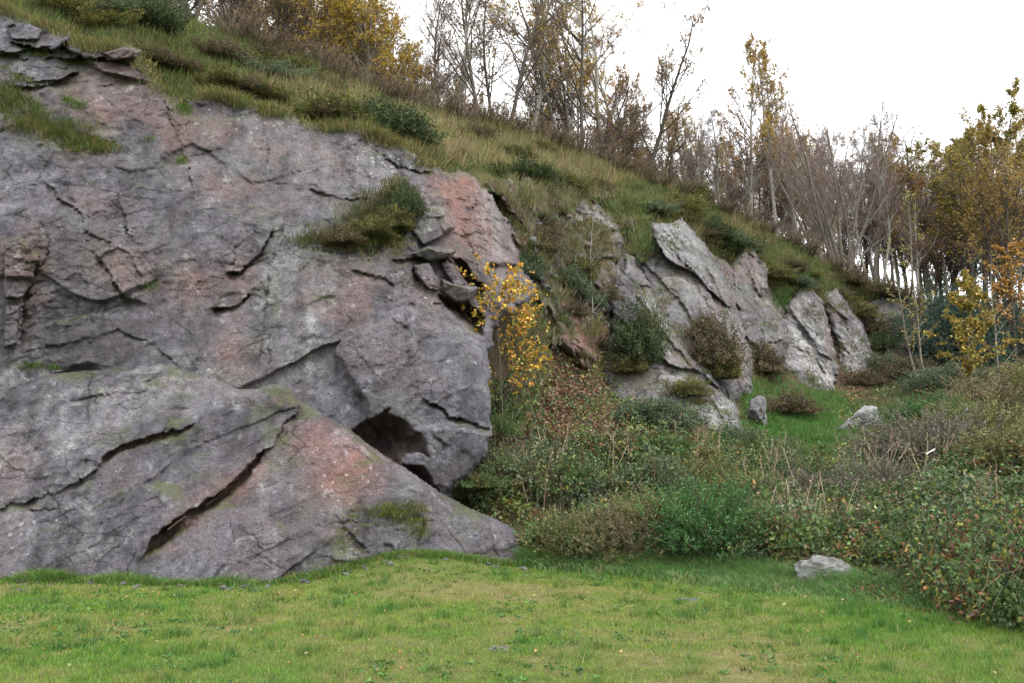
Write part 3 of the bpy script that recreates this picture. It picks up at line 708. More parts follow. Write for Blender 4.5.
# ------------------------------------------------------------------ vegetation helpers
def unit(v): return v / (np.linalg.norm(v, axis=-1, keepdims=True) + 1e-9)

def rdir(n, rng): return unit(rng.normal(size=(n, 3)))

def perp(d, rng):
    return unit(np.cross(d, rdir(len(d), rng)))

def pal(n, rng, cols, w=None, var=0.22):
    cols = np.asarray(cols, float)
    w = np.ones(len(cols)) if w is None else np.asarray(w, float)
    c = cols[rng.choice(len(cols), n, p=w / w.sum())] * 1.18
    return np.clip(c * (1 + var * rng.normal(size=(n, 1))) * (1 + 0.08 * rng.normal(size=(n, 3))), 0.004, 0.9)

class MB:
    """collects triangles and quads (as two triangles) with a colour per vertex"""
    def __init__(s): s.V, s.F, s.C, s.n = [], [], [], 0
    def add(s, V, F, C_):
        s.V.append(V); s.F.append(F + s.n); s.C.append(C_); s.n += len(V)
    def leaves(s, pos, d, L, Wd, col, rng, fold=0.15):
        n = len(pos); d = unit(d); sd = perp(d, rng); nm = np.cross(d, sd)
        L = np.broadcast_to(L, (n,))[:, None]; Wd = np.broadcast_to(Wd, (n,))[:, None]
        a = pos; b = pos + d * L * 0.45 + sd * Wd * 0.5 + nm * Wd * fold
        c = pos + d * L; e = pos + d * L * 0.45 - sd * Wd * 0.5 + nm * Wd * fold
        i = np.arange(n)[:, None] * 4
        s.add(np.stack([a, b, c, e], 1).reshape(-1, 3), np.concatenate([i + [0, 1, 2], i + [0, 2, 3]]), np.repeat(col, 4, 0))
    def blades(s, pos, lean, h, w, col, rng, tip=1.15):
        """bent three-triangle blades"""
        n = len(pos); az = rng.uniform(0, 6.283, n)
        sd = np.stack([np.cos(az), np.sin(az), 0 * az], 1); h = np.broadcast_to(h, (n,))[:, None]; w = np.broadcast_to(w, (n,))[:, None]
        up = C([0, 0, 1.0]); mid = pos + (up + lean * 0.35) * h * 0.55; top = pos + (up * 0.9 + lean * 1.1) * h
        V = np.stack([pos - sd * w / 2, pos + sd * w / 2, mid - sd * w * 0.4, mid + sd * w * 0.4, top], 1).reshape(-1, 3)
        i = np.arange(n)[:, None] * 5
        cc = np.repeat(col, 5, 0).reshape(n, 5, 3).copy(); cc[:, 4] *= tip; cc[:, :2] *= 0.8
        s.add(V, np.concatenate([i + [0, 1, 3], i + [0, 3, 2], i + [2, 3, 4]]), cc.reshape(-1, 3))
    def tris(s, pos, lean, h, w, col, rng):
        n = len(pos); az = rng.uniform(0, 6.283, n)
        sd = np.stack([np.cos(az), np.sin(az), 0 * az], 1); h = np.broadcast_to(h, (n,))[:, None]; w = np.broadcast_to(w, (n,))[:, None]
        V = np.stack([pos - sd * w / 2, pos + sd * w / 2, pos + (C([0, 0, 1.0]) + lean) * h], 1).reshape(-1, 3)
        s.add(V, np.arange(3 * n).reshape(n, 3), np.repeat(col, 3, 0))
    def tubes(s, pts, rad, col, sides=4):
        """pts (n, m, 3), rad (n, m): one tapered tube per row"""
        n, m, _ = pts.shape
        t = unit(np.gradient(pts, axis=1)); a = unit(np.cross(t, C([0.31, 0.77, 0.21]))); b = np.cross(t, a)
        an = np.arange(sides) * 2 * np.pi / sides
        ring = pts[:, :, None] + rad[:, :, None, None] * (a[:, :, None] * np.cos(an)[:, None] + b[:, :, None] * np.sin(an)[:, None])
        base = (np.arange(n) * m * sides)[:, None, None] + (np.arange(m - 1) * sides)[None, :, None]
        k = np.arange(sides)[None, None]; k2 = (k + 1) % sides
        f = np.concatenate([np.stack([base + k, base + k2, base + sides + k2], -1).reshape(-1, 3), np.stack([base + k, base + sides + k2, base + sides + k], -1).reshape(-1, 3)])
        cc = np.broadcast_to(np.asarray(col, float).reshape(-1, 1, 3) if np.ndim(col) > 1 else np.asarray(col, float), (n, m * sides, 3)).reshape(-1, 3)
        s.add(ring.reshape(-1, 3), f, cc)
    def ribbons(s, pts, rad, col, rng):
        n, m, _ = pts.shape; sd = perp(unit(pts[:, -1] - pts[:, 0]), rng)[:, None] * rad[..., None]
        V = np.stack([pts - sd, pts + sd], 2).reshape(-1, 3)
        b = (np.arange(n) * m * 2)[:, None] + (np.arange(m - 1) * 2)[None]; b = b.reshape(-1, 1)
        s.add(V, np.concatenate([b + [0, 1, 3], b + [0, 3, 2]]), np.repeat(col, m * 2, 0))
    def mesh(s, name, mat, smooth=False):
        return mesh_np(name, np.concatenate(s.V), np.concatenate(s.F), mat, np.concatenate(s.C), smooth)
    def tri_count(s): return sum(len(f) for f in s.F)

def grow(pp, pr, n, t0, t1, ang, length, segs, trop, wander, rng, rk=0.6, rmin=0.003, tipk=0.25):
    """children of polylines pp (N, m, 3): n per parent"""
    N, m, _ = pp.shape
    idx = np.repeat(np.arange(N), n); K = len(idx)
    t = rng.uniform(t0, t1, K) * (m - 1); i0 = np.minimum(t.astype(int), m - 2); f = (t - i0)[:, None]
    p = pp[idx, i0] * (1 - f) + pp[idx, i0 + 1] * f
    r = pr[idx, i0] * (1 - f[:, 0]) + pr[idx, i0 + 1] * f[:, 0]
    tan = unit(pp[idx, i0 + 1] - pp[idx, i0]); a = np.radians(ang + rng.normal(0, 10, K))[:, None]
    d = unit(tan * np.cos(a) + perp(tan, rng) * np.sin(a))
    plen = np.linalg.norm(np.diff(pp, axis=1), axis=-1).sum(1)[idx]
    L = length * plen * (1.15 - 0.75 * t / (m - 1)) * rng.uniform(0.6, 1.2, K)
    out = [p]
    for k in range(segs):
        d = unit(d + wander * rng.normal(size=(K, 3)) + C([0, 0, trop]))
        out.append(out[-1] + d * (L / segs)[:, None])
    r = np.maximum(r * rk, rmin)
    rr = r[:, None] * np.linspace(1, tipk, segs + 1)[None]
    return np.stack(out, 1), np.maximum(rr, rmin * 0.6)

def stem(H, segs, r0, rng, wander=0.05, lean=(0, 0), base=(0, 0, 0)):
    d = unit(C([lean[0], lean[1], 1.0])); p = [C(base, float)]
    for k in range(segs):
        d = unit(d + wander * rng.normal(size=3) + C([0, 0, 0.05])); p.append(p[-1] + d * H / segs)
    return np.stack(p)[None], (r0 * np.linspace(1, 0.18, segs + 1) ** 0.9)[None]

BARK_GREY, BARK_DARK, BARK_PALE, TWIG = C([0.15, 0.13, 0.11]), C([0.09, 0.077, 0.065]), C([0.34, 0.32, 0.28]), C([0.18, 0.135, 0.115])

def make_tree(kind, H, seed):
    """one tree at the origin: meshes for its trunk (with limbs) and its crown (twigs and leaves)"""
    rng = np.random.default_rng(seed)
    tk, cr = MB(), MB()
    lf = None
    if kind == 'birch_gold':   n0, l1, l2, l3, a1, bark, lf, lw = 1, 30, 8, 6, 46, BARK_GREY, [(0.40, 0.25, 0.05), (0.32, 0.19, 0.04), (0.26, 0.22, 0.06)], 5
    elif kind == 'birch_dense': n0, l1, l2, l3, a1, bark, lf, lw = 2, 26, 8, 6, 52, BARK_GREY, [(0.42, 0.26, 0.03), (0.34, 0.225, 0.03), (0.24, 0.20, 0.04)], 11
    elif kind == 'birch_rust':  n0, l1, l2, l3, a1, bark, lf, lw = 1, 30, 8, 6, 46, BARK_GREY, [(0.34, 0.17, 0.07), (0.29, 0.19, 0.08), (0.24, 0.15, 0.08)], 4.5
    elif kind == 'bare':        n0, l1, l2, l3, a1, bark, lw = 1, 28, 8, 8, 48, BARK_GREY, 0
    elif kind == 'bare_twin':   n0, l1, l2, l3, a1, bark, lf, lw = 3, 16, 8, 6, 42, BARK_DARK, [(0.26, 0.18, 0.05), (0.16, 0.12, 0.06)], 0.7
    elif kind == 'spread':      n0, l1, l2, l3, a1, bark, lw = 11, 11, 6, 5, 34, BARK_GREY, 0
    elif kind == 'yellow_open': n0, l1, l2, l3, a1, bark, lf, lw = 3, 18, 8, 6, 50, BARK_DARK, [(0.42, 0.30, 0.06), (0.34, 0.27, 0.07), (0.38, 0.22, 0.06)], 5
    elif kind == 'oak':         n0, l1, l2, l3, a1, bark, lf, lw = 2, 18, 8, 7, 58, BARK_DARK, [(0.26, 0.20, 0.04), (0.18, 0.17, 0.04), (0.30, 0.19, 0.04), (0.15, 0.14, 0.04)], 9
    elif kind == 'brown':       n0, l1, l2, l3, a1, bark, lf, lw = 2, 20, 8, 6, 48, BARK_DARK, [(0.27, 0.17, 0.08), (0.33, 0.21, 0.08), (0.22, 0.16, 0.08)], 3
    if 'birch' in kind or kind == 'bare': bark = C([0.27, 0.25, 0.22])
    tp, tr = [], []
    for k in range(n0):
        az = 6.283 * k / max(n0, 1) + rng.uniform(0, 1); sp = 0.0 if n0 == 1 else (0.55 if kind == 'spread' else 0.22) * rng.uniform(0.5, 1.2)
        a, b = stem(H * (rng.uniform(0.75, 1.0) if n0 > 1 else 0.97), 9, H * (0.014 if n0 < 3 else 0.009), rng, 0.07, (sp * math.cos(az), sp * math.sin(az)), (0.1 * math.cos(az), 0.1 * math.sin(az), -0.2))
        tp.append(a); tr.append(b)
    tp, tr = np.concatenate(tp), np.concatenate(tr)
    tk.tubes(tp, tr, bark, 6)
    t0 = 0.18 if kind in ('birch_dense', 'spread', 'oak') else 0.28
    ln = {'spread': 0.42, 'oak': 0.5, 'birch_dense': 0.42, 'yellow_open': 0.5, 'birch_gold': 0.34, 'birch_rust': 0.34}.get(kind, 0.40)
    p1, r1 = grow(tp, tr, l1, t0, 0.97, a1, ln, 6, 0.12 if kind != 'oak' else 0.05, 0.10, rng, 0.5, 0.006)
    tk.tubes(p1, r1, bark * 0.95, 4)
    p2, r2 = grow(p1, r1, l2, 0.2, 1.0, 40, 0.50, 4, 0.07 if 'birch' not in kind else 0.0, 0.14, rng, 0.6, 0.004)
    cr.tubes(p2, r2, pal(len(p2), rng, [TWIG, BARK_GREY]), 3)
    l3 = int(l3 * 2.0)
    p3, r3 = grow(p2, r2, l3, 0.15, 1.0, 40, 0.62, 3, 0.03 if 'birch' not in kind else -0.06, 0.16, rng, 0.7, 0.0045)
    cr.ribbons(p3, r3 * 1.2, pal(len(p3), rng, [TWIG, TWIG * 0.8, (0.15, 0.10, 0.085)]), rng)
    if lf is not None:
        keepn = fbm(p3[:, -1], 2.2 / max(H, 1) * 3, 3, seed=seed)
        lw = lw * 0.62
        k = np.repeat(np.arange(len(p3)), int(math.ceil(lw)))
        k = k[(rng.uniform(size=len(k)) < lw / math.ceil(lw)) & (keepn[k] > (-0.6 if lw > 3 else -0.2))]
        f = rng.uniform(0.2, 1, len(k))[:, None] * (p3.shape[1] - 1); i0 = np.minimum(f[:, 0].astype(int), p3.shape[1] - 2); f = f - i0[:, None]
        pos = p3[k, i0] * (1 - f) + p3[k, i0 + 1] * f
        cl = pal(len(pos), rng, lf); cl *= (1 + 0.35 * fbm(pos, 1.2, 2, seed=seed + 3))[:, None].clip(0.5, 1.6)
        sz = 0.062 if kind != 'oak' else 0.085
        cr.leaves(pos, rdir(len(pos), rng) + C([0, 0, -0.5]), sz * rng.uniform(0.7, 1.3, len(pos)), sz * 0.75, cl, rng)
    return tk.mesh(kind + '_trunk', M_BARK, True), cr.mesh(kind + '_crown', M_LEAF)

def lump_dirs(n, rng, seed, flat=0.75, amp=0.35):
    d = rdir(n, rng); d[:, 2] = np.abs(d[:, 2])
    r = 1 + amp * fbm(d, 2.0, 3, seed=seed)
    return d, d * r[:, None] * C([1, 1, flat])

def make_gorse(seed, cols, w=None, shoots=2200, flat=0.85, ll=0.10):
    """dense spiny cushion, radius about 1"""
    rng = np.random.default_rng(seed); f, st = MB(), MB()
    d, p = lump_dirs(shoots, rng, seed, flat, 0.85)
    k = rng.uniform(0.55, 1.02, shoots)[:, None]; p = p * k
    ax = unit(d + 0.45 * rdir(shoots, rng) + C([0, 0, 0.35]))
    n = 7; i = np.repeat(np.arange(shoots), n)
    pos = p[i] + ax[i] * rng.uniform(-0.06, 0.10, len(i))[:, None] + 0.03 * rng.normal(size=(len(i), 3))
    cl = (pal(shoots, rng, cols, w) * (1 + 0.5 * fbm(p, 2.2, 2, seed=seed))[:, None].clip(0.5, 1.7))[i] * rng.uniform(0.7, 1.3, (len(i), 1))
    f.leaves(pos, 0.6 * ax[i] + rdir(len(i), rng), rng.uniform(0.6, 1.2, len(i)) * ll * 0.75, 0.034, cl, rng, 0.1)
    m = 40; e = lump_dirs(m, rng, seed, flat)[1] * 0.7
    pts = np.stack([e * t for t in (0.0, 0.35, 0.7, 1.0)], 1); pts[:, 0, 2] -= 0.05
    st.tubes(pts, np.full((m, 4), 0.02) * np.linspace(1, 0.4, 4), C([0.06, 0.045, 0.03]), 4)
    return st.mesh('gorse_stems', M_BARK), f.mesh('gorse_foliage', M_LEAF)

def make_broom(seed, cols, n=420, wild=0.35, leafy=5):
    """wiry upright shrub, height about 1"""
    rng = np.random.default_rng(seed); f, st = MB(), MB()
    az = rng.uniform(0, 6.283, n); r = 0.30 * np.sqrt(rng.uniform(0, 1, n))
    p = np.stack([r * np.cos(az), r * np.sin(az), 0 * r - 0.03], 1)
    d = unit(np.stack([np.cos(az) * r * 2.4, np.sin(az) * r * 2.4, 1 + 0 * r], 1) + wild * 0.5 * rng.normal(size=(n, 3)) * C([1, 1, 0.3]))
    H = rng.uniform(0.5, 1.05, n); pts = [p]
    for k in range(4):
        d = unit(d + 0.2 * rng.normal(size=(n, 3))); pts.append(pts[-1] + d * (H / 4)[:, None])
    pts = np.stack(pts, 1); rad = 0.0075 * np.linspace(1, 0.35, 5)[None] * np.ones((n, 1))
    cl = pal(n, rng, cols)
    st.tubes(pts[:60], rad[:60] * 2.0, C([0.10, 0.085, 0.055]), 3)
    f.tubes(pts, rad, cl, 3)
    p2, r2 = grow(pts, rad, 4, 0.3, 1.0, 22, 0.35, 2, 0.1, 0.1, rng, 0.7, 0.003)
    f.tubes(p2, r2, pal(len(p2), rng, cols), 3)
    if leafy:
        k = np.repeat(np.arange(len(p2)), leafy); t = rng.uniform(0, 1, len(k))[:, None]
        pos = p2[k, 0] * (1 - t) + p2[k, 2] * t
        f.leaves(pos, rdir(len(k), rng) + C([0, 0, 0.6]), 0.045 * rng.uniform(0.6, 1.4, len(k)), 0.016, pal(len(k), rng, cols), rng)
    return st.mesh('broom_stems', M_BARK), f.mesh('broom_foliage', M_LEAF)

def make_bramble(seed, cols, w=None, n=3200, flat=0.6, size=0.062, canes=34):
    """arching canes under a skin of leaves, radius about 1"""
    rng = np.random.default_rng(seed); f, st = MB(), MB()
    d, p = lump_dirs(n, rng, seed, flat, 0.95)
    k = np.where(rng.uniform(size=n) < 0.75, rng.uniform(0.78, 1.14, n), rng.uniform(0.4, 0.85, n))
    p = p * k[:, None]; i = np.repeat(np.arange(n), 3)               # leaves in threes
    ax = unit(d + 0.8 * rdir(n, rng) + C([0, 0, -0.1]))
    ci = np.clip((np.argsort(np.argsort(fbm(p, 1.1, 3, seed=seed) + 0.25 * rng.normal(size=n))) / n * 0.999), 0, 0.999)
    ww = np.ones(len(cols)) if w is None else np.asarray(w, float); cw = np.cumsum(ww / ww.sum())
    cl = C(cols)[np.minimum(np.searchsorted(cw, ci), len(cols) - 1)] * 1.2 * (1 + 0.28 * rng.normal(size=(n, 1))).clip(0.4, 1.8)
    cl = cl[i]; gap = (fbm(p, 2.6, 3, seed=seed + 5) > -0.32)[i]
    i = i[gap]; cl = cl[gap]
    sz_ = size * rng.uniform(0.45, 1.5, len(i)); f.leaves(p[i], ax[i] + 0.85 * rdir(len(i), rng), sz_, sz_ * 0.68, cl, rng, 0.12)
    m = canes; az = rng.uniform(0, 6.283, m); R = rng.uniform(0.5, 1.25, m); t = np.linspace(0, 1, 8)[None, :, None]
    dirs = np.stack([np.cos(az), np.sin(az), 0 * az], 1)[:, None]
    pts = dirs * (R[:, None, None] * t) + C([0, 0, 1.0]) * (np.sin(np.pi * t * 0.85) * (flat * rng.uniform(0.8, 1.35, m))[:, None, None])
    pts = pts + 0.03 * rng.normal(size=pts.shape)
    st.tubes(pts, np.full((m, 8), 0.005), pal(m, rng, [(0.09, 0.055, 0.04), (0.09, 0.085, 0.045)]), 3)
    return st.mesh('bramble_canes', M_BARK), f.mesh('bramble_foliage', M_LEAF)

def place(protos, name, parts, label, cat, group, loc, rz, sc):
    """a new thing from shared meshes; sc a number or (x, y, z)"""
    e = empty(name, tuple(float(v) for v in loc), rz)
    e.scale = (sc, sc, sc) if np.isscalar(sc) else sc
    for nm, me in zip(parts, protos): obj(nm, me, e)
    return tag(e, label, cat, group)

# ------------------------------------------------------------------ grass: the lawn
rng = np.random.default_rng(11)
mb = MB()
n = 480000
D = rng.uniform(6.6 ** 1.6, 17.2 ** 1.6, n) ** (1 / 1.6)            # a little denser towards the viewer
ex = rng.uniform(-0.66, 0.66, n) * D
m = D < np.interp(ex, [-14, -4, -2.2, -1, 0.4, 3.2, 5, 6.5], [14.9, 14.9, 15.4, 16.1, 16.7, 16.6, 14.5, 12.5])
x, y = ex[m], D[m]
z = lawn_z(x, y); dr = lawn_dry(x, y)
q = np.stack([x, y, 0 * x], 1)
cl_ = fbm(q, 3.2, 3, 0.6, seed=31); big = fbm(q, 0.8, 3, seed=32)
m = rng.uniform(size=len(x)) < np.clip(1.1 - 0.75 * dr * sstep(-0.5, 0.5, -cl_), 0.15, 1)
x, y, z, dr, cl_, big = (v[m] for v in (x, y, z, dr, cl_, big)); n = len(x)
tuft = sstep(0.15, 0.7, cl_)
h = (0.022 + 0.075 * tuft + 0.016 * (1 - dr)) * rng.uniform(0.6, 1.5, n)
wdt = 0.0055 * (y / 10.0) * rng.uniform(0.8, 1.4, n)
lush = C([0.125, 0.245, 0.026]); deep = C([0.04, 0.13, 0.018]); straw = C([0.34, 0.27, 0.13]); yel = C([0.25, 0.285, 0.04])
c = lush * np.ones((n, 1)); c += (deep - lush) * tuft[:, None]
c += (yel - c) * (np.clip(dr * 0.85 + 0.3 * big, 0, 1) * (1 - 0.6 * tuft))[:, None]
st_ = (rng.uniform(size=n) < 0.04 + 0.34 * dr ** 2)
c[st_] = straw
c *= (1 + 0.22 * rng.normal(size=(n, 1))).clip(0.4, 1.7)
lean = rng.normal(0, 0.45, (n, 3)) * C([1, 1, 0])
mb.tris(np.stack([x, y, z - 0.004], 1), lean, h, wdt, c, rng)
k = 2600; x = rng.uniform(-9, 8, k); y = rng.uniform(7, 15.5, k); w_ = fbm(np.stack([x, y, 0 * x], 1), 0.7, 3, seed=37)
kp = (w_ > 0.1) & (np.abs(x) < 0.64 * y) & (y < np.interp(x, [-9, -3, 0, 4, 8], [14.2, 14.2, 15.5, 14, 10])); x, y = x[kp], y[kp]; i = np.repeat(np.arange(len(x)), 7); n = len(i)
mb.leaves(np.stack([x[i], y[i], lawn_z(x, y)[i] + 0.01], 1) + rng.normal(0, 0.02, (n, 3)) * C([1, 1, 0.3]), rdir(n, rng) * C([1, 1, 0.3]) + C([0, 0, 0.35]), 0.055 * rng.uniform(0.5, 1.3, n), 0.024, pal(n, rng, [(0.06, 0.14, 0.03), (0.09, 0.18, 0.04), (0.05, 0.10, 0.03)]), rng)
g = obj('lawn_grass', mb.mesh('lawn_grass', M_VEG)); tag(g, 'short mown grass with straw-coloured worn patches across the lawn', 'grass', kind='stuff')

# taller grass along the foot of the rock and the edge of the thicket
mb = MB()
def tufts(mb, base, per, h, w, cols, wts, rng, spread=0.07, lean=0.35, droop=None, far=False):
    n = len(base); i = np.repeat(np.arange(n), per)
    off = rng.normal(0, spread, (len(i), 3)) * C([1, 1, 0]); pos = base[i] + off
    hh = np.broadcast_to(h, (n,))[i] * rng.uniform(0.55, 1.25, len(i))
    tc = pal(n, rng, cols, wts, 0.18)[i] * (1 + 0.2 * rng.normal(size=(len(i), 1))).clip(0.4, 1.7)
    ln = off * (1.2 / spread) * 0.3 + rng.normal(0, lean, (len(i), 3)) * C([1, 1, 0])
    if droop is not None: ln = ln + droop
    if far: mb.tris(pos, ln * 0.7, hh, w * 1.1, tc, rng)
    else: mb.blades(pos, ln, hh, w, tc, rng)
GREEN = [(0.075, 0.155, 0.022), (0.10, 0.17, 0.03), (0.05, 0.115, 0.02)]
MIX = GREEN + [(0.17, 0.16, 0.05), (0.26, 0.21, 0.10)]
k = 1500                                                         # left lip
x = rng.uniform(-11, -2.6, k); y = np.interp(x, [-11, -8, -5, -4, -2.6], [14.3, 14.45, 14.1, 14.0, 14.6]) + rng.normal(0.0, 0.16, k)
kp = fbm(np.stack([x, y, 0 * x], 1), 1.1, 3, seed=41) > -0.35
x, y = x[kp], y[kp]
tufts(mb, np.stack([x, y, lawn_z(x, y) - 0.01], 1), 12, 0.13 * (1 + 1.0 * fbm(np.stack([x, y, 0 * x], 1), 1.6, 3, seed=43)).clip(0.3, 2.2), 0.009, MIX, [4, 4, 3, 1.2, 0.6], rng)
k = 900                                                          # round the toe
x = rng.uniform(-2.8, 0.9, k); y = np.interp(x, [-2.8, -2.2, -1.6, -0.9, 0.3, 0.9], [14.6, 15.1, 15.35, 15.6, 16.1, 16.5]) + rng.normal(-0.02, 0.14, k)
tufts(mb, np.stack([x, y, lawn_z(x, y) - 0.01], 1), 10, 0.11, 0.009, MIX, [4, 4, 3, 1.2, 0.6], rng)
k = 5200                                                         # front of the thicket
x = rng.uniform(0.2, 8.5, k); yb = np.interp(x, [0.2, 1.8, 3.0, 4.4, 5.2, 6.4, 8.5], [16.4, 16.0, 15.6, 14.6, 13.4, 11.4, 9.0])
y = yb - np.abs(rng.normal(0, 1, k)) * np.interp(x, [0.2, 2, 4, 6, 8.5], [0.28, 0.5, 1.1, 1.2, 1.0]) + 0.2
tufts(mb, np.stack([x, y, lawn_z(x, y) - 0.01], 1), 11, np.interp(y - yb, [-2, -0.5, 0.2], [0.09, 0.24, 0.42]), 0.009, [(0.085, 0.185, 0.04), (0.105, 0.20, 0.06), (0.06, 0.135, 0.03), (0.20, 0.20, 0.08), (0.28, 0.24, 0.13)], [4, 3, 3, 1, 0.6], rng, lean=0.5)
az = rng.uniform(0, 6.283, 90); c0_ = P(831, 577, 14.1); x = c0_[0] + 0.56 * np.cos(az) * rng.uniform(0.85, 1.2, 90); y = c0_[1] + 0.42 * np.sin(az) * rng.uniform(0.85, 1.2, 90)
tufts(mb, np.stack([x, y, lawn_z(x, y) - 0.01], 1), 10, 0.10, 0.009, MIX, [4, 4, 3, 1.2, 0.6], rng)
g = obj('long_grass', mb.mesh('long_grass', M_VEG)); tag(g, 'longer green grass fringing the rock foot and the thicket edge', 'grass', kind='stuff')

# ------------------------------------------------------------------ grass: the hill
mb = MB()
rng = np.random.default_rng(12)
top_edge = np.array(UP_POLY[:22], float)
def rand_px(n, x0, x1, rng, lo, hi):
    px = rng.uniform(x0, x1, n); a, b = lo(px), hi(px)
    return px, a + (b - a) * rng.uniform(0, 1, n)
# brow of the hill above every rock
hi_l = lambda px: np.interp(px, [-260, 0, 30, 70, 125, 160, 185, 205, 250, 320, 390, 430, 480, 520, 560, 600, 650, 690, 730, 770, 800, 840, 870], [-70, 12, 22, 36, 48, 88, 112, 94, 106, 130, 145, 170, 172, 178, 186, 205, 230, 240, 262, 285, 300, 305, 300])
lo_l = lambda px: np.interp(px, SKY_L[:, 0], SKY_L[:, 1]) + 0.5
px, py = rand_px(24000, -120, 880, rng, lo_l, hi_l)
base = terrain_at(px, py)
nn = fbm(base, 0.8, 3, seed=51)
strawy = np.clip(blobs(px, py, [(300, 75, 60, 25, 0.7), (460, 130, 90, 30, 0.9), (600, 175, 80, 30, 0.7), (560, 150, 60, 20, 0.5), (740, 235, 60, 20, 0.5)]) - blobs(px, py, [(230, 60, 60, 30, 0.7), (170, 90, 40, 40, 0.4), (625, 210, 30, 25, 0.7), (150, 40, 80, 30, 0.3)]) + 0.35 * nn + 0.1, 0, 1)
kp = (rng.uniform(size=len(px)) < 0.9) & ~((blobs(px, py, [(200, 98, 40, 9, 0.7), (270, 102, 60, 6, 0.8), (530, 195, 30, 14, 1)]) + 0.6 * nn) > 0.6)
for sel, cols, wts, hh in ((kp & (strawy < 0.4), [(0.085, 0.13, 0.03), (0.12, 0.15, 0.04), (0.075, 0.095, 0.03), (0.19, 0.17, 0.07), (0.13, 0.09, 0.05)], [3, 3, 2, 2, 1], 0.20),
                           (kp & (strawy >= 0.4), [(0.32, 0.26, 0.14), (0.24, 0.20, 0.09), (0.15, 0.155, 0.05), (0.11, 0.12, 0.04), (0.22, 0.14, 0.09)], [3, 3, 3, 2, 1], 0.32)):
    b_ = base[sel]
    tufts(mb, b_ - C([0, 0, 0.03]), 9, hh * (1 + 0.8 * nn[sel] + 0.5 * fbm(b_, 2.2, 2, seed=53)).clip(0.35, 2.2), 0.02, cols, wts, rng, 0.12, 0.3, C([0, -0.15, 0]), True)
# green meadow between the buttresses and the thicket, and pockets on the rocks' shoulders
def zone(n, blob_list, thr, cols, wts, hh, per=9, w=0.02, sp=0.11):
    L = np.asarray(blob_list, float)
    kk = rng.integers(0, len(L), n)
    px = L[kk, 0] + L[kk, 2] * rng.normal(0, 0.6, n); py = L[kk, 1] + L[kk, 3] * rng.normal(0, 0.6, n)
    b_ = terrain_at(px, py); m = fbm(b_, 0.9, 3, seed=57) > thr
    if blob_list[0][0] in (540, 545): b_[:, 1] -= 0.9
    tufts(mb, b_[m] - C([0, 0, 0.03]), per, hh, w, cols, wts, rng, sp, 0.35, None, True)
BRIGHT = [(0.065, 0.17, 0.03), (0.085, 0.18, 0.04), (0.06, 0.12, 0.025), (0.17, 0.16, 0.06)]
zone(3800, [(785, 428, 45, 22), (810, 405, 40, 16), (770, 440, 40, 20), (830, 440, 40, 18)], -0.6, BRIGHT, [4, 4, 2, 0.6], 0.17)
zone(700, [(800, 275, 22, 14), (785, 300, 12, 10), (770, 385, 20, 14), (745, 395, 10, 12)], -0.5, BRIGHT, [4, 3, 3, 2], 0.22)
zone(500, [(545, 300, 14, 30), (620, 215, 30, 10), (640, 250, 15, 15)], 0.0, [(0.07, 0.13, 0.025), (0.10, 0.12, 0.035), (0.16, 0.14, 0.06)], [3, 3, 2], 0.2)
zone(900, [(540, 205, 30, 12), (575, 205, 30, 10), (550, 300, 12, 40), (530, 350, 16, 40)], -0.1, [(0.10, 0.13, 0.04), (0.15, 0.14, 0.06), (0.20, 0.16, 0.09), (0.12, 0.09, 0.05)], [3, 2, 2, 2], 0.24)
zone(2600, [(860, 450, 60, 20), (800, 470, 70, 20), (720, 470, 60, 20), (640, 480, 60, 25), (900, 400, 60, 18), (990, 430, 40, 25)], -0.2, [(0.07, 0.12, 0.03), (0.10, 0.12, 0.04), (0.19, 0.16, 0.08), (0.14, 0.10, 0.06)], [3, 3, 2.5, 1.5], 0.26)
g = obj('hill_grass', mb.mesh('hill_grass', M_VEG)); tag(g, 'rough green and straw-coloured grass over the slope above the rocks', 'grass', kind='stuff')

# grass on ledges of the left face
def face_points(S_, L, n, rng, upmin=0.0):
    px, py, V, N, keep = S_
    w = blobs(px, py, L) * keep * (0.12 + np.clip(N[:, 2] - upmin, 0, 1)); w = np.where(w > 0.03, w, 0)
    i = rng.choice(len(px), n, p=w / w.sum())
    return V[i] + rng.normal(0, 0.02, (n, 3)), N[i]
mb = MB()
b_, _ = face_points(FACE_S, [(10,105,18,7,1),(35,122,22,9,1),(65,135,22,8,1),(95,148,20,6,1),(-60,85,60,14,1)], 1100, rng)
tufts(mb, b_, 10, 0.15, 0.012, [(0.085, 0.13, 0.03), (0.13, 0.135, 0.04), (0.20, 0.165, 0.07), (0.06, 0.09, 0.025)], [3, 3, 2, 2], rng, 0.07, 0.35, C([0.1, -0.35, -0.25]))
b_, _ = face_points(FACE_S, [(345,240,32,10,1),(375,215,22,16,1),(395,200,15,14,1),(310,240,14,5,0.8),(370,240,30,12,1)], 900, rng)
tufts(mb, b_, 10, 0.17, 0.013, [(0.075, 0.10, 0.03), (0.12, 0.12, 0.04), (0.20, 0.16, 0.07), (0.12, 0.085, 0.05)], [3, 3, 2, 1.5], rng, 0.08, 0.35, C([0, -0.35, -0.3]))
rim = [(float(x_), float(np.interp(x_, top_edge[:, 0], top_edge[:, 1])) + 5, 9, 5, float(sstep(-0.3, 0.3, fbm(C([[x_ / 40.0, 0, 0]]), 1.0, 2, seed=71))[0]) + 0.05) for x_ in range(-60, 432, 9)]
b_, _ = face_points(FACE_S, rim, 1500, rng, -0.6)
tufts(mb, b_ + C([0, 0, 0.04]), 8, 0.17, 0.014, [(0.10, 0.13, 0.035), (0.16, 0.155, 0.05), (0.25, 0.20, 0.09), (0.13, 0.09, 0.05)], [3, 3, 2, 1.5], rng, 0.08, 0.35, C([0.05, -0.45, -0.3]))
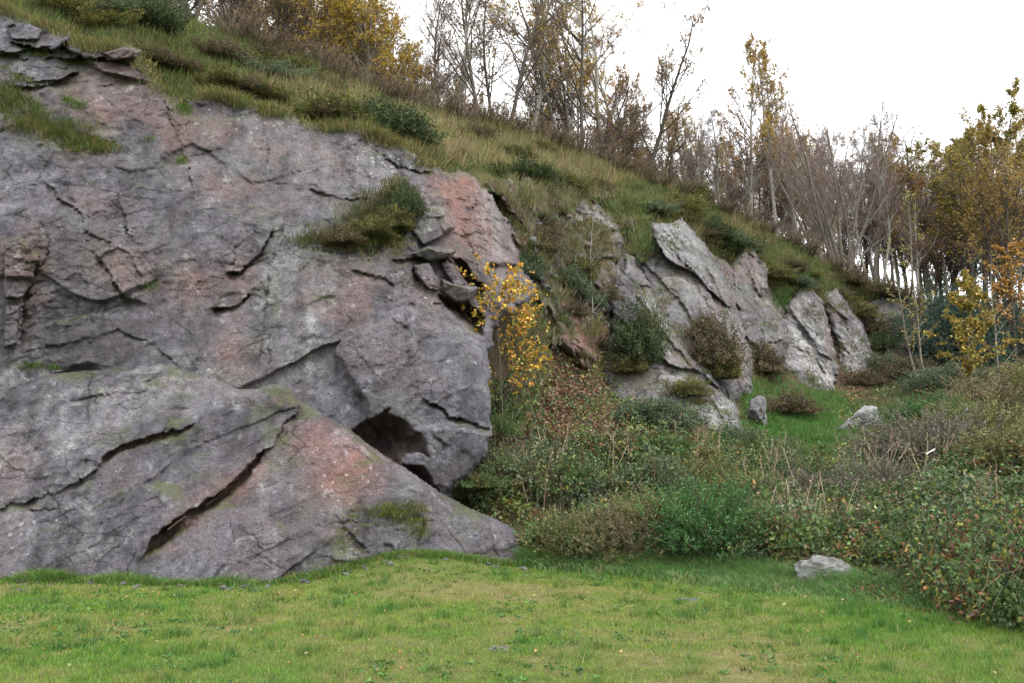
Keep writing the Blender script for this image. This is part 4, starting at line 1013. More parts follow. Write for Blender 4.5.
b_, _ = face_points(FACE_S, [(35,366,14,2.5,1),(55,369,10,2,1),(182,161,4,4,1),(148,286,6,3,1),(80,106,6,4,1),(68,100,4,3,.8),(150,140,5,3,0.6),(40,55,12,4,0.5),(80,62,12,3,0.7),(150,60,12,8,0.7),(185,110,9,5,0.8)], 420, rng)
tufts(mb, b_, 9, 0.08, 0.010, GREEN + [(0.14, 0.13, 0.04)], [3, 3, 3, 2], rng, 0.04, 0.3, C([0, -0.3, -0.2]))
b_, _ = face_points(APRON_S, [(385,514,24,7,1),(405,508,14,6,1),(418,528,7,10,0.8),(345,538,8,10,0.35),(360,565,18,6,0.5),(330,575,16,5,0.5)], 520, rng)
tufts(mb, b_, 10, 0.07, 0.009, [(0.11, 0.14, 0.03), (0.15, 0.155, 0.04), (0.08, 0.10, 0.025)], [3, 2, 2], rng, 0.05, 0.3)
rs = np.random.default_rng(77)
for S_ in (BS0, BS1, BS2, BS3, BS4, BS5):
    nn_ = fbm(S_[2], 0.9, 3, seed=81); wv = S_[4] * np.clip(S_[3][:, 2] - 0.35, 0, 1) * sstep(0.0, 0.4, nn_); wv = wv / wv.sum()
    j_ = rs.choice(len(wv), 260, p=wv); tufts(mb, S_[2][j_], 8, 0.16, 0.02, [(0.10, 0.14, 0.035), (0.14, 0.14, 0.05), (0.20, 0.16, 0.08), (0.11, 0.085, 0.05)], [3, 3, 2, 2], rs, 0.08, 0.35, C([0, -0.3, -0.2]), True)
nn_ = fbm(GU_S[2], 0.7, 4, 0.6, seed=82); wv = GU_S[4] * (0.2 + np.clip(GU_S[3][:, 2], 0, 1)) * sstep(-0.15, 0.35, nn_); wv = wv / wv.sum()
j_ = rs.choice(len(wv), 1500, p=wv); tufts(mb, GU_S[2][j_], 9, 0.24, 0.02, [(0.10, 0.13, 0.04), (0.15, 0.15, 0.05), (0.22, 0.17, 0.09), (0.13, 0.09, 0.055)], [3, 3, 2, 2], rs, 0.1, 0.35, C([0, -0.25, -0.15]), True)
g = obj('ledge_grass', mb.mesh('ledge_grass', M_VEG)); tag(g, 'tufts of grass and moss growing on ledges of the left face', 'grass', kind='stuff')

# ------------------------------------------------------------------ ground cover and leaf litter on the talus
mb = MB(); rng = np.random.default_rng(13)
px, py = rand_px(52000, 478, 1060, rng, lambda p: np.interp(p, [478, 540, 600, 640, 700, 760, 860, 920, 1060], [400, 300, 330, 405, 415, 440, 400, 370, 360]), lambda p: np.interp(p, [478, 530, 720, 800, 900, 1060], [520, 566, 572, 582, 618, 665]))
b_ = terrain_at(px, py)
nA = fbm(b_, 0.7, 4, 0.6, seed=61); nB = fbm(b_, 1.6, 3, seed=62)
meadow = blobs(px, py, [(795, 425, 45, 24, 1.2), (830, 440, 30, 14, 0.6)])
m = (nA + 0.4 * nB > -0.18) & (meadow < 0.5)
b_, px, py, nA, nB = b_[m], px[m], py[m], nA[m], nB[m]; n = len(b_)
lift = np.clip(nA + 0.6 * nB + 0.3, 0, 1.2) * np.interp(py, [330, 430, 540], [0.15, 0.45, 0.6]) * rng.uniform(0.0, 1, n)
GC = C([(0.045, 0.07, 0.025), (0.085, 0.15, 0.04), (0.11, 0.145, 0.08), (0.17, 0.20, 0.055), (0.11, 0.17, 0.05), (0.17, 0.105, 0.06), (0.07, 0.10, 0.04)]) * 1.15
kind_ = np.clip(((fbm(b_, 0.8, 3, seed=63) * 0.9 + 0.5) * 7 + rng.normal(0, 0.7, n)).astype(int), 0, 6)
cl = GC[kind_] * (1 + 0.3 * rng.normal(size=(n, 1))).clip(0.4, 1.9); odd = rng.uniform(size=n) < 0.06
cl[odd] = pal(int(odd.sum()), rng, [(0.30, 0.22, 0.04), (0.24, 0.13, 0.06), (0.28, 0.22, 0.12)])
lift *= np.where(kind_ % 2 == 0, 1.25, 0.8); lsz = C([0.9, 1.1, 0.8, 1.3, 1.0, 0.8, 1.2])[kind_]
i = np.repeat(np.arange(n), 2)
mb.leaves(b_[i] + C([0, 0, 1.0]) * lift[i][:, None] + rng.normal(0, 0.07, (2 * n, 3)), rdir(2 * n, rng) + C([0, -0.4, 0.15]), 0.085 * lsz[i] * rng.uniform(0.5, 1.4, 2 * n), 0.055 * lsz[i], cl[i], rng, 0.1)
g = obj('ground_cover', mb.mesh('ground_cover', M_LEAF)); tag(g, 'tangled ivy and bramble leaves covering the slope below the gully', 'undergrowth', kind='stuff')
mb = MB()
px, py = [], []
for cx, cy, rx, ry, k in [(575, 405, 45, 30, 6500), (600, 430, 50, 25, 3000), (560, 360, 25, 25, 1800), (520, 430, 20, 40, 1200), (860, 388, 22, 8, 900), (900, 372, 40, 10, 1500), (1000, 440, 20, 15, 900), (590, 340, 25, 30, 700), (880, 290, 30, 10, 800)]:
    px.append(rng.normal(cx, rx * 0.6, k)); py.append(rng.normal(cy, ry * 0.6, k))
px, py = np.concatenate(px), np.concatenate(py)
m = py > np.interp(px, SKY_L[:, 0], SKY_L[:, 1]); px, py = px[m], py[m]
b_ = terrain_at(px, py); n = len(b_)
mb.leaves(b_ + rng.normal(0, 0.03, (n, 3)) + C([0, -0.02, 0.05]), rdir(n, rng) * C([1, 1, 0.5]), 0.10 * rng.uniform(0.6, 1.2, n), 0.065, pal(n, rng, [(0.22, 0.125, 0.075), (0.15, 0.08, 0.05), (0.26, 0.17, 0.11), (0.10, 0.06, 0.04)]), rng, 0.2)
g = obj('leaf_litter', mb.mesh('leaf_litter', M_LEAF)); tag(g, 'brown fallen leaves lying on the slope under the gully', 'leaves', kind='stuff')
mb = MB()                                                           # a few bright leaves on the lawn
x = rng.uniform(-8, 8, 240); y = rng.uniform(7.5, 15.5, 240)
m = np.abs(x) < 0.62 * y; x, y = x[m], y[m]; n = len(x)
mb.leaves(np.stack([x, y, lawn_z(x, y) + 0.045], 1), rdir(n, rng) * C([1, 1, 0.2]), 0.045 * rng.uniform(0.6, 1.2, n), 0.035, pal(n, rng, [(0.30, 0.21, 0.06), (0.22, 0.12, 0.05), (0.24, 0.20, 0.10)]), rng, 0.2)
g = obj('fallen_leaves', mb.mesh('fallen_leaves', M_LEAF)); tag(g, 'small yellow leaves scattered over the lawn', 'leaves', kind='stuff')

# ------------------------------------------------------------------ shrubs
rng = np.random.default_rng(14)
def hillpt(px, py, dz=0.0): return terrain_at(px, py)[0] + C([0, 0, dz])
DARK_G = [(0.035, 0.055, 0.018), (0.05, 0.07, 0.022), (0.07, 0.08, 0.025), (0.025, 0.04, 0.015)]
OLIVE = [(0.10, 0.10, 0.025), (0.07, 0.075, 0.022), (0.13, 0.115, 0.03), (0.05, 0.05, 0.02)]
YEL_G = [(0.17, 0.14, 0.03), (0.10, 0.10, 0.025), (0.06, 0.07, 0.02)]
RUSSET = [(0.10, 0.075, 0.04), (0.13, 0.085, 0.045), (0.07, 0.07, 0.025), (0.05, 0.04, 0.025)]
GREYG = [(0.075, 0.10, 0.055), (0.055, 0.075, 0.035), (0.10, 0.125, 0.07)]
gd, go, gy_, gr_, gg = make_gorse(101, DARK_G), make_gorse(102, OLIVE), make_gorse(103, YEL_G), make_gorse(104, RUSSET), make_gorse(105, GREYG)
GP = ('stems', 'foliage')
shr = [  # proto, pixel of the base, radius m (x, z), label
    (gy_, (62, 16), 0.75, 0.7, 'yellowish gorse bush at the top left corner of the slope'),
    (gd, (152, 30), 0.85, 0.75, 'dark green gorse bush above the stacked slabs at top left'),
    (go, (105, 14), 0.7, 0.5, 'low olive gorse bush between the yellowish and the dark gorse at top left'),
    (go, (330, 122), 0.95, 0.6, 'olive gorse bush overhanging the top edge of the left face'),
    (gd, (398, 142), 1.0, 0.85, 'largest dark gorse bush overhanging the right end of the left face'),
    (gd, (366, 128), 0.7, 0.55, 'small dark gorse between two bushes on the edge of the left face'),
    (go, (270, 100), 0.6, 0.35, 'low olive tuft of gorse on the grass slope'),
    (gd, (527, 182), 1.0, 0.55, 'dark spreading gorse at the head of the gully'),
    (go, (560, 190), 0.9, 0.45, 'olive gorse right of the dark one at the gully head'),
    (gy_, (684, 216), 1.0, 0.8, 'yellow-green gorse crowning the pale middle buttress'),
    (gd, (712, 238), 0.9, 0.7, 'dark gorse behind the yellow-green one on the middle buttress'),
    (gd, (737, 254), 0.95, 0.85, 'blackish green gorse on top of the narrow dark buttress'),
    (go, (690, 195), 0.7, 0.5, 'gorse bush on the skyline above the middle buttress'),
    (go, (775, 280), 0.9, 0.6, 'olive cushion above the white-lichened slab'),
    (gr_, (795, 318), 0.8, 0.6, 'russet bush in the notch above the white-lichened slab'),
    (gr_, (845, 285), 1.2, 0.6, 'brownish bush under the bare spreading tree'),
    (gr_, (880, 298), 1.6, 0.7, 'dead brown bracken mound above the far corner face'),
    (gr_, (765, 372), 0.75, 0.9, 'russet bush in the cleft below the narrow dark buttress'),
    (gr_, (785, 412), 1.0, 0.6, 'dark brown bush at the foot of the cleft by the green meadow'),
    (gg, (655, 424), 1.0, 0.6, 'grey-green rounded bush below the middle buttress'),
    (gg, (640, 420), 0.9, 0.5, 'grey-green bush left of the rounded one below the buttress'),
    (go, (684, 470), 0.9, 0.6, 'olive bush under the tip of the white-streaked slab'),
]
for k, (pr, (sx, sy), R, Hh, lab) in enumerate(shr):
    place(pr, 'gorse_bush' if pr in (gd, go, gy_) else 'bush', GP, lab, 'bush', 'bushes on the slopes', hillpt(sx, sy, -0.05), rng.uniform(0, 6.28), (R, R, Hh * 1.1))
def low_words(q_, sx):
    w_ = ['olive', 'russet', 'grey-green', 'russet', 'yellowish'][q_ % 5]
    a_ = 'above the stacked slabs at upper left' if sx < 230 else 'above the left face' if sx < 430 else 'above the gully' if sx < 640 else 'above the pale buttresses'
    return 'low %s tuft in the rough grass %s' % (w_, a_), 'bush', 'low %s tufts %s' % (w_, a_)
for q_ in range(56):
    sx = rng.uniform(100, 850); a_, b__ = float(lo_l(sx)) + 8, float(hi_l(sx)) - 2
    sy = a_ + (b__ - a_) * rng.uniform(0.1, 1); R_ = rng.uniform(0.25, 0.75)
    place([go, gr_, gg, gr_, gy_][q_ % 5], 'low_bush', GP, *low_words(q_, sx), hillpt(sx, sy, -0.05), rng.uniform(0, 6.28), (R_ * 1.3, R_, R_ * 0.7))
for sx, sy, R_, Hh, pr, lab in [(872, 335, 1.0, 1.0, gr_, 'brown scrub on the bank left of the far corner face'), (858, 318, 0.9, 0.8, go, 'olive scrub on the bank above the rounded buttress'), (885, 372, 1.0, 0.8, gg, 'grey-green scrub at the foot of the far corner face'), (905, 378, 1.1, 0.8, gr_, 'brown scrub below the far corner face by the pale saplings'), (865, 385, 0.9, 0.6, gr_, 'brown scrub right of the rounded buttress foot'), (900, 310, 1.2, 0.9, gr_, 'brown scrub along the top of the far corner face'), (950, 388, 1.2, 0.9, gg, 'grey-green scrub left of the small yellow tree'), (1000, 400, 1.3, 1.0, go, 'olive scrub right of the small yellow tree'), (878, 350, 0.9, 0.8, gd, 'dark scrub before the far corner face')]:
    place(pr, 'scrub_bush', GP, lab, 'bush', 'scrub on the far bank', hillpt(sx, sy, -0.05), rng.uniform(0, 6.28), (R_, R_, Hh))
for q_ in range(16):
    sx, sy = rng.uniform(505, 610), rng.uniform(195, 350); j_ = np.argmin((GU_S[0] - sx) ** 2 + (GU_S[1] - sy) ** 2 + 1e6 * ~GU_S[4]); R_ = rng.uniform(0.25, 0.55)
    place([gr_, go, gg, gd][q_ % 4], 'low_bush', GP, 'low scrubby tuft on the rubble of the gully', 'bush', 'low tufts in the gully', GU_S[2][j_] - C([0, 0, 0.05]), rng.uniform(0, 6.28), (R_ * 1.2, R_, R_ * 1.1))
# bushes rooted on rock
for pr, (sx, sy), D_, R, Hh, lab in [
    (gd, (637, 362), 26.1, 0.72, 1.6, 'tall dark mossy bush clinging to the left of the middle buttress'),
    (gr_, (716, 366), 27.0, 0.85, 1.3, 'olive-brown bush clinging to the face of the middle buttress'),
    (go, (687, 396), 25.3, 0.6, 0.5, 'small olive cushion at the foot of the middle buttress'),
    (go, (394, 228), 18.2, 0.42, 0.5, 'green bush on the grassy ledge high on the left face'),
    (gr_, (345, 246), 17.8, 0.5, 0.35, 'brownish tuft at the left end of the high ledge'),
    (go, (632, 372), 25.9, 0.5, 0.6, 'olive tuft trailing below the tall dark mossy bush'), (gr_, (646, 340), 26.5, 0.45, 0.9, 'brown tuft above the tall dark mossy bush'), (go, (726, 378), 26.9, 0.5, 0.7, 'olive tuft trailing below the olive-brown bush'), (gr_, (704, 338), 27.6, 0.45, 0.8, 'brown tuft above the olive-brown bush'),
    (gd, (408, 214), 18.4, 0.4, 0.6, 'dark tuft at the right end of the high ledge'), (go, (372, 236), 17.9, 0.5, 0.4, 'low olive tuft in the middle of the high ledge'), (go, (400, 200), 18.6, 0.35, 0.5, 'small olive tuft at the top of the high ledge')]:
    place(pr, 'bush', GP, lab, 'bush', 'bushes on the rocks', P(sx, sy, D_), rng.uniform(0, 6.28), (R, R, Hh))

br1 = make_broom(111, [(0.055, 0.13, 0.035), (0.075, 0.155, 0.045), (0.045, 0.095, 0.028)], 480, 0.6, 8)
br2 = make_broom(112, [(0.15, 0.16, 0.05), (0.12, 0.135, 0.045), (0.18, 0.165, 0.07)], 230, 0.8, 8)
br3 = make_broom(113, [(0.17, 0.125, 0.08), (0.20, 0.16, 0.09), (0.12, 0.12, 0.05)], 180, 0.9, 7)
br4 = make_broom(114, [(0.15, 0.135, 0.115), (0.13, 0.11, 0.09), (0.12, 0.13, 0.07)], 210, 1.0, 5)
for pr, (sx, sy), R, Hh, lab in [
    (br1, (712, 562), 1.5, 1.55, 'biggest dark green broom bush at the edge of the lawn'),
    (br1, (676, 566), 0.9, 0.8, 'dark green broom left of the biggest one at the lawn edge'),
    (br2, (572, 556), 0.9, 1.0, 'olive broom beside the toe of the left slab'),
    (br2, (592, 566), 1.0, 0.95, 'olive broom second from the toe of the slab'),
    (br3, (622, 566), 1.2, 1.15, 'brown-stemmed broom in the middle of the lawn edge'),
    (br3, (604, 545), 1.0, 0.9, 'brownish wiry broom behind the olive ones'),
    (br2, (650, 530), 1.2, 0.9, 'olive wiry broom behind the brown-stemmed one'),
    (br2, (740, 505), 1.3, 0.9, 'olive broom above the biggest dark bush'),
    (br3, (770, 545), 1.0, 0.9, 'brown broom right of the biggest dark bush'),
    (br3, (542, 500), 0.7, 0.9, 'brown seed-headed clump beside the left face'),
    (br4, (905, 462), 1.5, 1.2, 'grey twiggy bush right of the white-topped boulder on the slope'),
    (br4, (942, 466), 1.9, 1.7, 'grey twiggy bush, tallest on the right slope'),
    (br4, (882, 490), 1.3, 0.9, 'low grey twiggy bush below the white-topped boulder'),
    (br2, (975, 445), 1.8, 1.5, 'green wiry bush right of the grey twiggy ones'),
    (br1, (930, 432), 1.5, 1.2, 'green broom on the far side of the grey twiggy bushes'),
    (br2, (1010, 470), 1.7, 1.2, 'olive wiry bush at the right edge of the slope'),
    (br4, (815, 500), 1.3, 0.8, 'grey wiry bush below the green meadow'),
    (br3, (846, 535), 1.0, 0.7, 'brown wiry bush behind the pale rounded boulder'),
    (br2, (690, 485), 1.2, 0.8, 'olive broom higher up behind the dark bushes'),
    (br4, (590, 500), 0.9, 0.7, 'grey wiry bush in the middle of the talus'),
    (br3, (985, 415), 1.9, 1.5, 'brown wiry bush under the small yellow tree')]:
    p_ = hillpt(sx, sy, -0.03); p_[2] = max(p_[2], float(lawn_z(p_[0], p_[1])) - 0.03)
    place(pr, 'broom_bush', GP, lab, 'bush', 'wiry bushes on the talus', p_, rng.uniform(0, 6.28), (R, R, Hh))

BRC = [(0.06, 0.10, 0.03), (0.09, 0.135, 0.045), (0.04, 0.065, 0.025), (0.19, 0.175, 0.04), (0.19, 0.09, 0.04), (0.13, 0.065, 0.04)]
bm1 = make_bramble(121, BRC, [4, 4, 2, 1.2, 0.5, 0.6], 3400)
bm2 = make_bramble(122, BRC, [3, 3.5, 2, 1.8, 0.9, 1.2], 3400)
bm3 = make_bramble(123, [(0.075, 0.115, 0.05), (0.12, 0.15, 0.085), (0.05, 0.08, 0.035), (0.15, 0.16, 0.05)], None, 3000, 0.65, 0.055)
k = 0
for sx, sy, R, Hh, pr in [(935, 592, 0.6, 0.6, bm1), (970, 600, 0.65, 0.8, bm2), (1008, 612, 0.7, 0.9, bm2), (1045, 622, 0.8, 1.0, bm1), (1090, 635, 0.9, 1.1, bm2),
                     (915, 560, 0.8, 0.8, bm2), (962, 568, 0.85, 1.0, bm1), (1005, 578, 0.9, 1.1, bm2), (1055, 588, 1.0, 1.1, bm1), (885, 540, 0.8, 0.7, bm3), (935, 535, 0.9, 0.9, bm1),
                     (985, 540, 0.9, 0.9, bm3), (1035, 548, 1.0, 1.1, bm2), (905, 508, 1.0, 0.8, bm1), (960, 510, 1.1, 0.85, bm3), (1015, 512, 1.1, 0.9, bm1), (860, 505, 1.0, 0.7, bm2), (818, 508, 0.8, 0.55, bm1), (785, 515, 0.8, 0.55, bm3), (990, 480, 1.1, 0.8, bm1), (1030, 470, 1.2, 0.9, bm2)]:
    p_ = hillpt(sx, sy, -0.05); p_[2] = max(p_[2], float(lawn_z(p_[0], p_[1])) - 0.05)
    look = {0: 'with red and yellow leaves', 1: 'of grey-green leaves', 2: 'of dark green leaves'}[0 if pr is bm2 else 1 if pr is bm3 else 2]
    row = 'front row' if k < 5 else 'second row' if k < 9 else 'third row' if k < 13 else 'back row'
    nth = ['leftmost', 'second from the left', 'third from the left', 'fourth from the left', 'fifth from the left', 'sixth from the left', 'seventh from the left', 'eighth from the left'][[0, 1, 2, 3, 4, 0, 1, 2, 3, 0, 1, 2, 3, 3, 4, 6, 2, 1, 0, 5, 7][k]]
    place(pr, 'bramble_thicket', ('canes', 'foliage'), 'bramble thicket %s, %s in the %s' % (look, nth, row), 'brambles', 'bramble thickets on the right', p_, rng.uniform(0, 6.28), (R, R, Hh)); k += 1
for sx, sy, R, Hh, pr, lab in [(590, 570, 0.45, 0.7, bm3, 'grey-green bramble clump at the lawn edge between olive and brown brooms'), (478, 496, 0.45, 0.5, bm3, 'ivy mound in the hollow under the right end of the left face'), (505, 480, 0.8, 0.8, bm3, 'ivy mound against the right edge of the left face'),
                          (545, 470, 0.8, 0.7, bm3, 'ivy mound right of the one against the face'), (560, 490, 0.9, 0.8, bm1, 'dark bramble clump in the ivy below the gully'), (500, 430, 0.7, 1.2, bm1, 'leafy bramble under the yellow sapling'),
                          (650, 460, 1.0, 0.8, bm1, 'bramble clump in the middle of the talus'), (722, 478, 0.8, 0.6, bm3, 'leafy clump below the slab tip'), (765, 478, 0.9, 0.8, bm1, 'bramble clump with yellow leaves below the meadow'),
                          (655, 498, 0.6, 0.9, bm3, 'pale leafy clump above the dark broom'), (705, 566, 0.5, 0.6, bm3, 'ivy clump at the base of the biggest broom'), (745, 566, 0.55, 0.7, bm3, 'grey-green ivy clump right of the biggest broom'),
                          (615, 450, 0.9, 0.5, bm1, 'low bramble clump in the leaf litter'), (560, 445, 0.8, 0.5, bm2, 'reddish bramble clump in the leaf litter'), (668, 448, 0.6, 0.5, bm3, 'pale leafy clump just below the rounded grey-green bush')]:
    p_ = hillpt(sx, sy, -0.05); p_[2] = max(p_[2], float(lawn_z(p_[0], p_[1])) - 0.05)
    place(pr, 'bramble_clump', ('canes', 'foliage'), lab, 'brambles', 'bramble and ivy clumps on the talus', p_, rng.uniform(0, 6.28), (R, R, Hh * 1.2))

def clump_words(q_, sx):
    w_ = ['dark green', 'grey-green', 'grey-green', 'reddish'][q_ % 4]
    a_ = 'left of the biggest dark broom' if sx < 650 else 'around the biggest dark broom' if sx < 770 else 'between the meadow and the lawn-edge boulder'
    return 'small %s leafy clump %s' % (w_, a_), 'brambles', 'small %s clumps %s' % (w_, a_)
for q_ in range(34):
    sx = rng.uniform(535, 880); sy = rng.uniform(440, 560) if sx < 760 else rng.uniform(455, 545); R_ = rng.uniform(0.3, 0.65)
    p_ = hillpt(sx, sy, -0.05); p_[2] = max(p_[2], float(lawn_z(p_[0], p_[1])) - 0.05)
    place([bm1, bm3, bm3, bm2][q_ % 4], 'bramble_clump', ('canes', 'foliage'), *clump_words(q_, sx), p_, rng.uniform(0, 6.28), (R_, R_, R_ * rng.uniform(0.8, 1.7)))
mb = MB()
for cx, cy, k_ in ((505, 495, 26), (535, 500, 30), (555, 470, 16), (800, 545, 26), (780, 490, 24), (870, 480, 30), (700, 470, 20), (930, 480, 24), (620, 470, 16), (990, 520, 16)):
    b_ = terrain_at(rng.normal(cx, 14, k_), rng.normal(cy, 9, k_)); d_ = unit(C([0, 0, 1.0]) + 0.25 * rng.normal(size=(k_, 3)) * C([1, 1, 0]))
    L_ = rng.uniform(0.6, 1.25, k_)[:, None]; pts = np.stack([b_, b_ + d_ * L_ * 0.5, b_ + d_ * L_ + 0.05 * rng.normal(size=(k_, 3))], 1)
    mb.ribbons(pts, np.full((k_, 3), 0.009) * [1, 0.8, 0.5], pal(k_, rng, [(0.30, 0.25, 0.15), (0.22, 0.16, 0.10), (0.36, 0.32, 0.22)]), rng)
    i = np.repeat(np.arange(k_), 14); mb.leaves(pts[i, 2] - d_[i] * (L_[i] * rng.uniform(0, 0.3, (len(i), 1))), rdir(len(i), rng) + C([0, 0, 0.8]), 0.05, 0.018, pal(len(i), rng, [(0.28, 0.22, 0.13), (0.20, 0.13, 0.09)]), rng)
g = obj('dry_stalks', mb.mesh('dry_stalks', M_LEAF)); tag(g, 'pale dry seed stalks standing among the undergrowth', 'stalks', kind='stuff')

for sx, sy, D_, R_, Hh, pr, lab in [(499, 470, 17.5, 0.42, 0.55, bm3, 'ivy clump low against the right edge of the left face'), (502, 436, 17.9, 0.3, 0.6, bm1, 'ivy clump halfway up the right edge of the left face'), (482, 487, 17.0, 0.36, 0.4, bm1, 'ivy clump in the hollow between slab and left face')]:
    place(pr, 'ivy', ('stems', 'foliage'), lab, 'ivy', 'ivy on the edge of the left face', P(sx, sy, D_), rng.uniform(0, 6.28), (R_, R_, Hh))
# ------------------------------------------------------------------ saplings
def sapling(name, base, top, r, leafcols, nleaf, lab, seed, branch=22, size=0.1, bark=BARK_DARK, blen=0.3, cat='sapling'):
    rng = np.random.default_rng(seed); tk, cr = MB(), MB()
    H = float(top[2] - base[2]); ln = (top - base)[:2] / max(H, 0.1)
    a, b = stem(H, 8, r, rng, 0.05, ln)
    tk.tubes(a, b, bark, 5)
    p1, r1 = grow(a, b, branch, 0.12, 0.98, 45, blen, 5, 0.06, 0.12, rng, 0.55, 0.005)
    tk.tubes(p1, r1, bark, 3)
    p2, r2 = grow(p1, r1, 5, 0.2, 1, 38, 0.5, 3, 0.02, 0.15, rng, 0.7, 0.003)
    cr.tubes(p2, r2, bark * 0.9, 3)
    if nleaf:
        k = rng.integers(0, len(p2), nleaf); t = rng.uniform(0.1, 1, nleaf)[:, None] * 3; i0 = np.minimum(t[:, 0].astype(int), 2); t = t - i0[:, None]
        pos = p2[k, i0] * (1 - t) + p2[k, i0 + 1] * t
        cr.leaves(pos, rdir(nleaf, rng) + C([0, 0, -0.6]), size * rng.uniform(0.7, 1.3, nleaf), size * 0.75, pal(nleaf, rng, leafcols), rng)
    e = empty(name, tuple(float(v) for v in base))
    obj('trunk', tk.mesh('sapling_trunk', M_BARK, True), e); obj('crown', cr.mesh('sapling_crown', M_LEAF), e)
    return tag(e, lab, cat)
GOLD = [(0.48, 0.27, 0.03), (0.42, 0.20, 0.03), (0.50, 0.34, 0.05), (0.22, 0.20, 0.04)]
sapling('yellow_sapling', P(503, 442, 18.6), P(500, 272, 18.5), 0.022, GOLD, 2100, 'golden-leaved sapling at the right edge of the left face', 131, 46, 0.085, BARK_DARK, 0.52)
for sb, tp_, lab, r in [((592, 338, 25.8), (597, 205, 25.2), 'tallest pale bare sapling stem in the gully', 0.028), ((586, 344, 25.2), (581, 255, 24.8), 'pale bare sapling left of the tallest in the gully', 0.025),
                        ((570, 358, 24.2), (557, 252, 23.8), 'thin leaning bare sapling at the left of the gully', 0.02), ((637, 258, 29.5), (636, 215, 29.3), 'short bare sapling on the shoulder of the middle buttress', 0.02)]:
    sapling('bare_sapling', P(*sb), P(*tp_), r, [(0.25, 0.12, 0.05)], 60 if 'leaning' in lab else 0, lab, 140 + int(sb[0]), 12, 0.08, BARK_PALE, 0.22)
b0 = hillpt(925, 380)
sapling('pale_sapling', b0, b0 + C([-0.3, 0, 7.2]), 0.05, [(0.22, 0.19, 0.06), (0.17, 0.16, 0.05)], 500, 'tall thin pale-barked sapling on the right slope', 151, 20, 0.09, C([0.22, 0.20, 0.15]), 0.18)
b0 = hillpt(918, 384)
sapling('pale_sapling', b0, b0 + C([-1.0, 0, 6.4]), 0.045, [(0.22, 0.19, 0.06)], 300, 'thin pale-barked sapling leaning left on the right slope', 152, 16, 0.09, C([0.20, 0.18, 0.14]), 0.18)
b0 = hillpt(966, 405)
sapling('small_yellow_tree', b0, b0 + C([0.2, 0, 4.2]), 0.05, [(0.26, 0.20, 0.035), (0.30, 0.20, 0.04), (0.16, 0.15, 0.04)], 2600, 'small yellow-leaved tree above the grey twiggy bushes', 153, 34, 0.13, BARK_GREY, 0.36, 'tree')
b0 = hillpt(998, 395)
sapling('pale_sapling', b0, b0 + C([0.3, 0, 4.6]), 0.035, [(0.30, 0.17, 0.05)], 200, 'short pale sapling right of the small yellow tree', 154, 14, 0.09, C([0.24, 0.22, 0.18]), 0.25)

# ------------------------------------------------------------------ trees on the ridge
TREES = {k: make_tree(k, 8.0, 200 + i) for i, k in enumerate(['birch_gold', 'birch_dense', 'birch_rust', 'bare', 'bare_twin', 'spread', 'yellow_open', 'oak', 'brown'])}
TREES['bare2'] = make_tree('bare', 8.0, 231); TREES['brown2'] = make_tree('brown', 8.0, 232)
def wood_(px):
    return 'the golden birches' if px < 440 else 'the central trees' if px < 690 else 'the slim birches' if px < 815 else 'the bare spreading tree' if px < 905 else 'the golden-green trees' if px < 1050 else 'the right edge'
def ridge(px, D):
    """ground point behind the crest along a pixel column at depth D"""
    cD = np.interp(px, cols_x, crest[:, 1]); cz = np.interp(px, cols_x, crest[:, 2]); cx_ = np.interp(px, cols_x, crest[:, 0])
    D = max(D, cD)
    g_ = D / cD
    return C([cx_ * g_, D, cz + (D - cD) * (0.10 if g_ < 2 else 0.07)])
def tree(kind, px, D, H, label, group=None, name='tree', wide=1.0):
    place(TREES[kind], name, ('trunk', 'crown'), label, 'tree', group, ridge(px, D) - C([0, 0, 0.1]), rng.uniform(0, 6.28), (1.3 * wide * H / 8, 1.3 * wide * H / 8, 1.32 * H / 8))
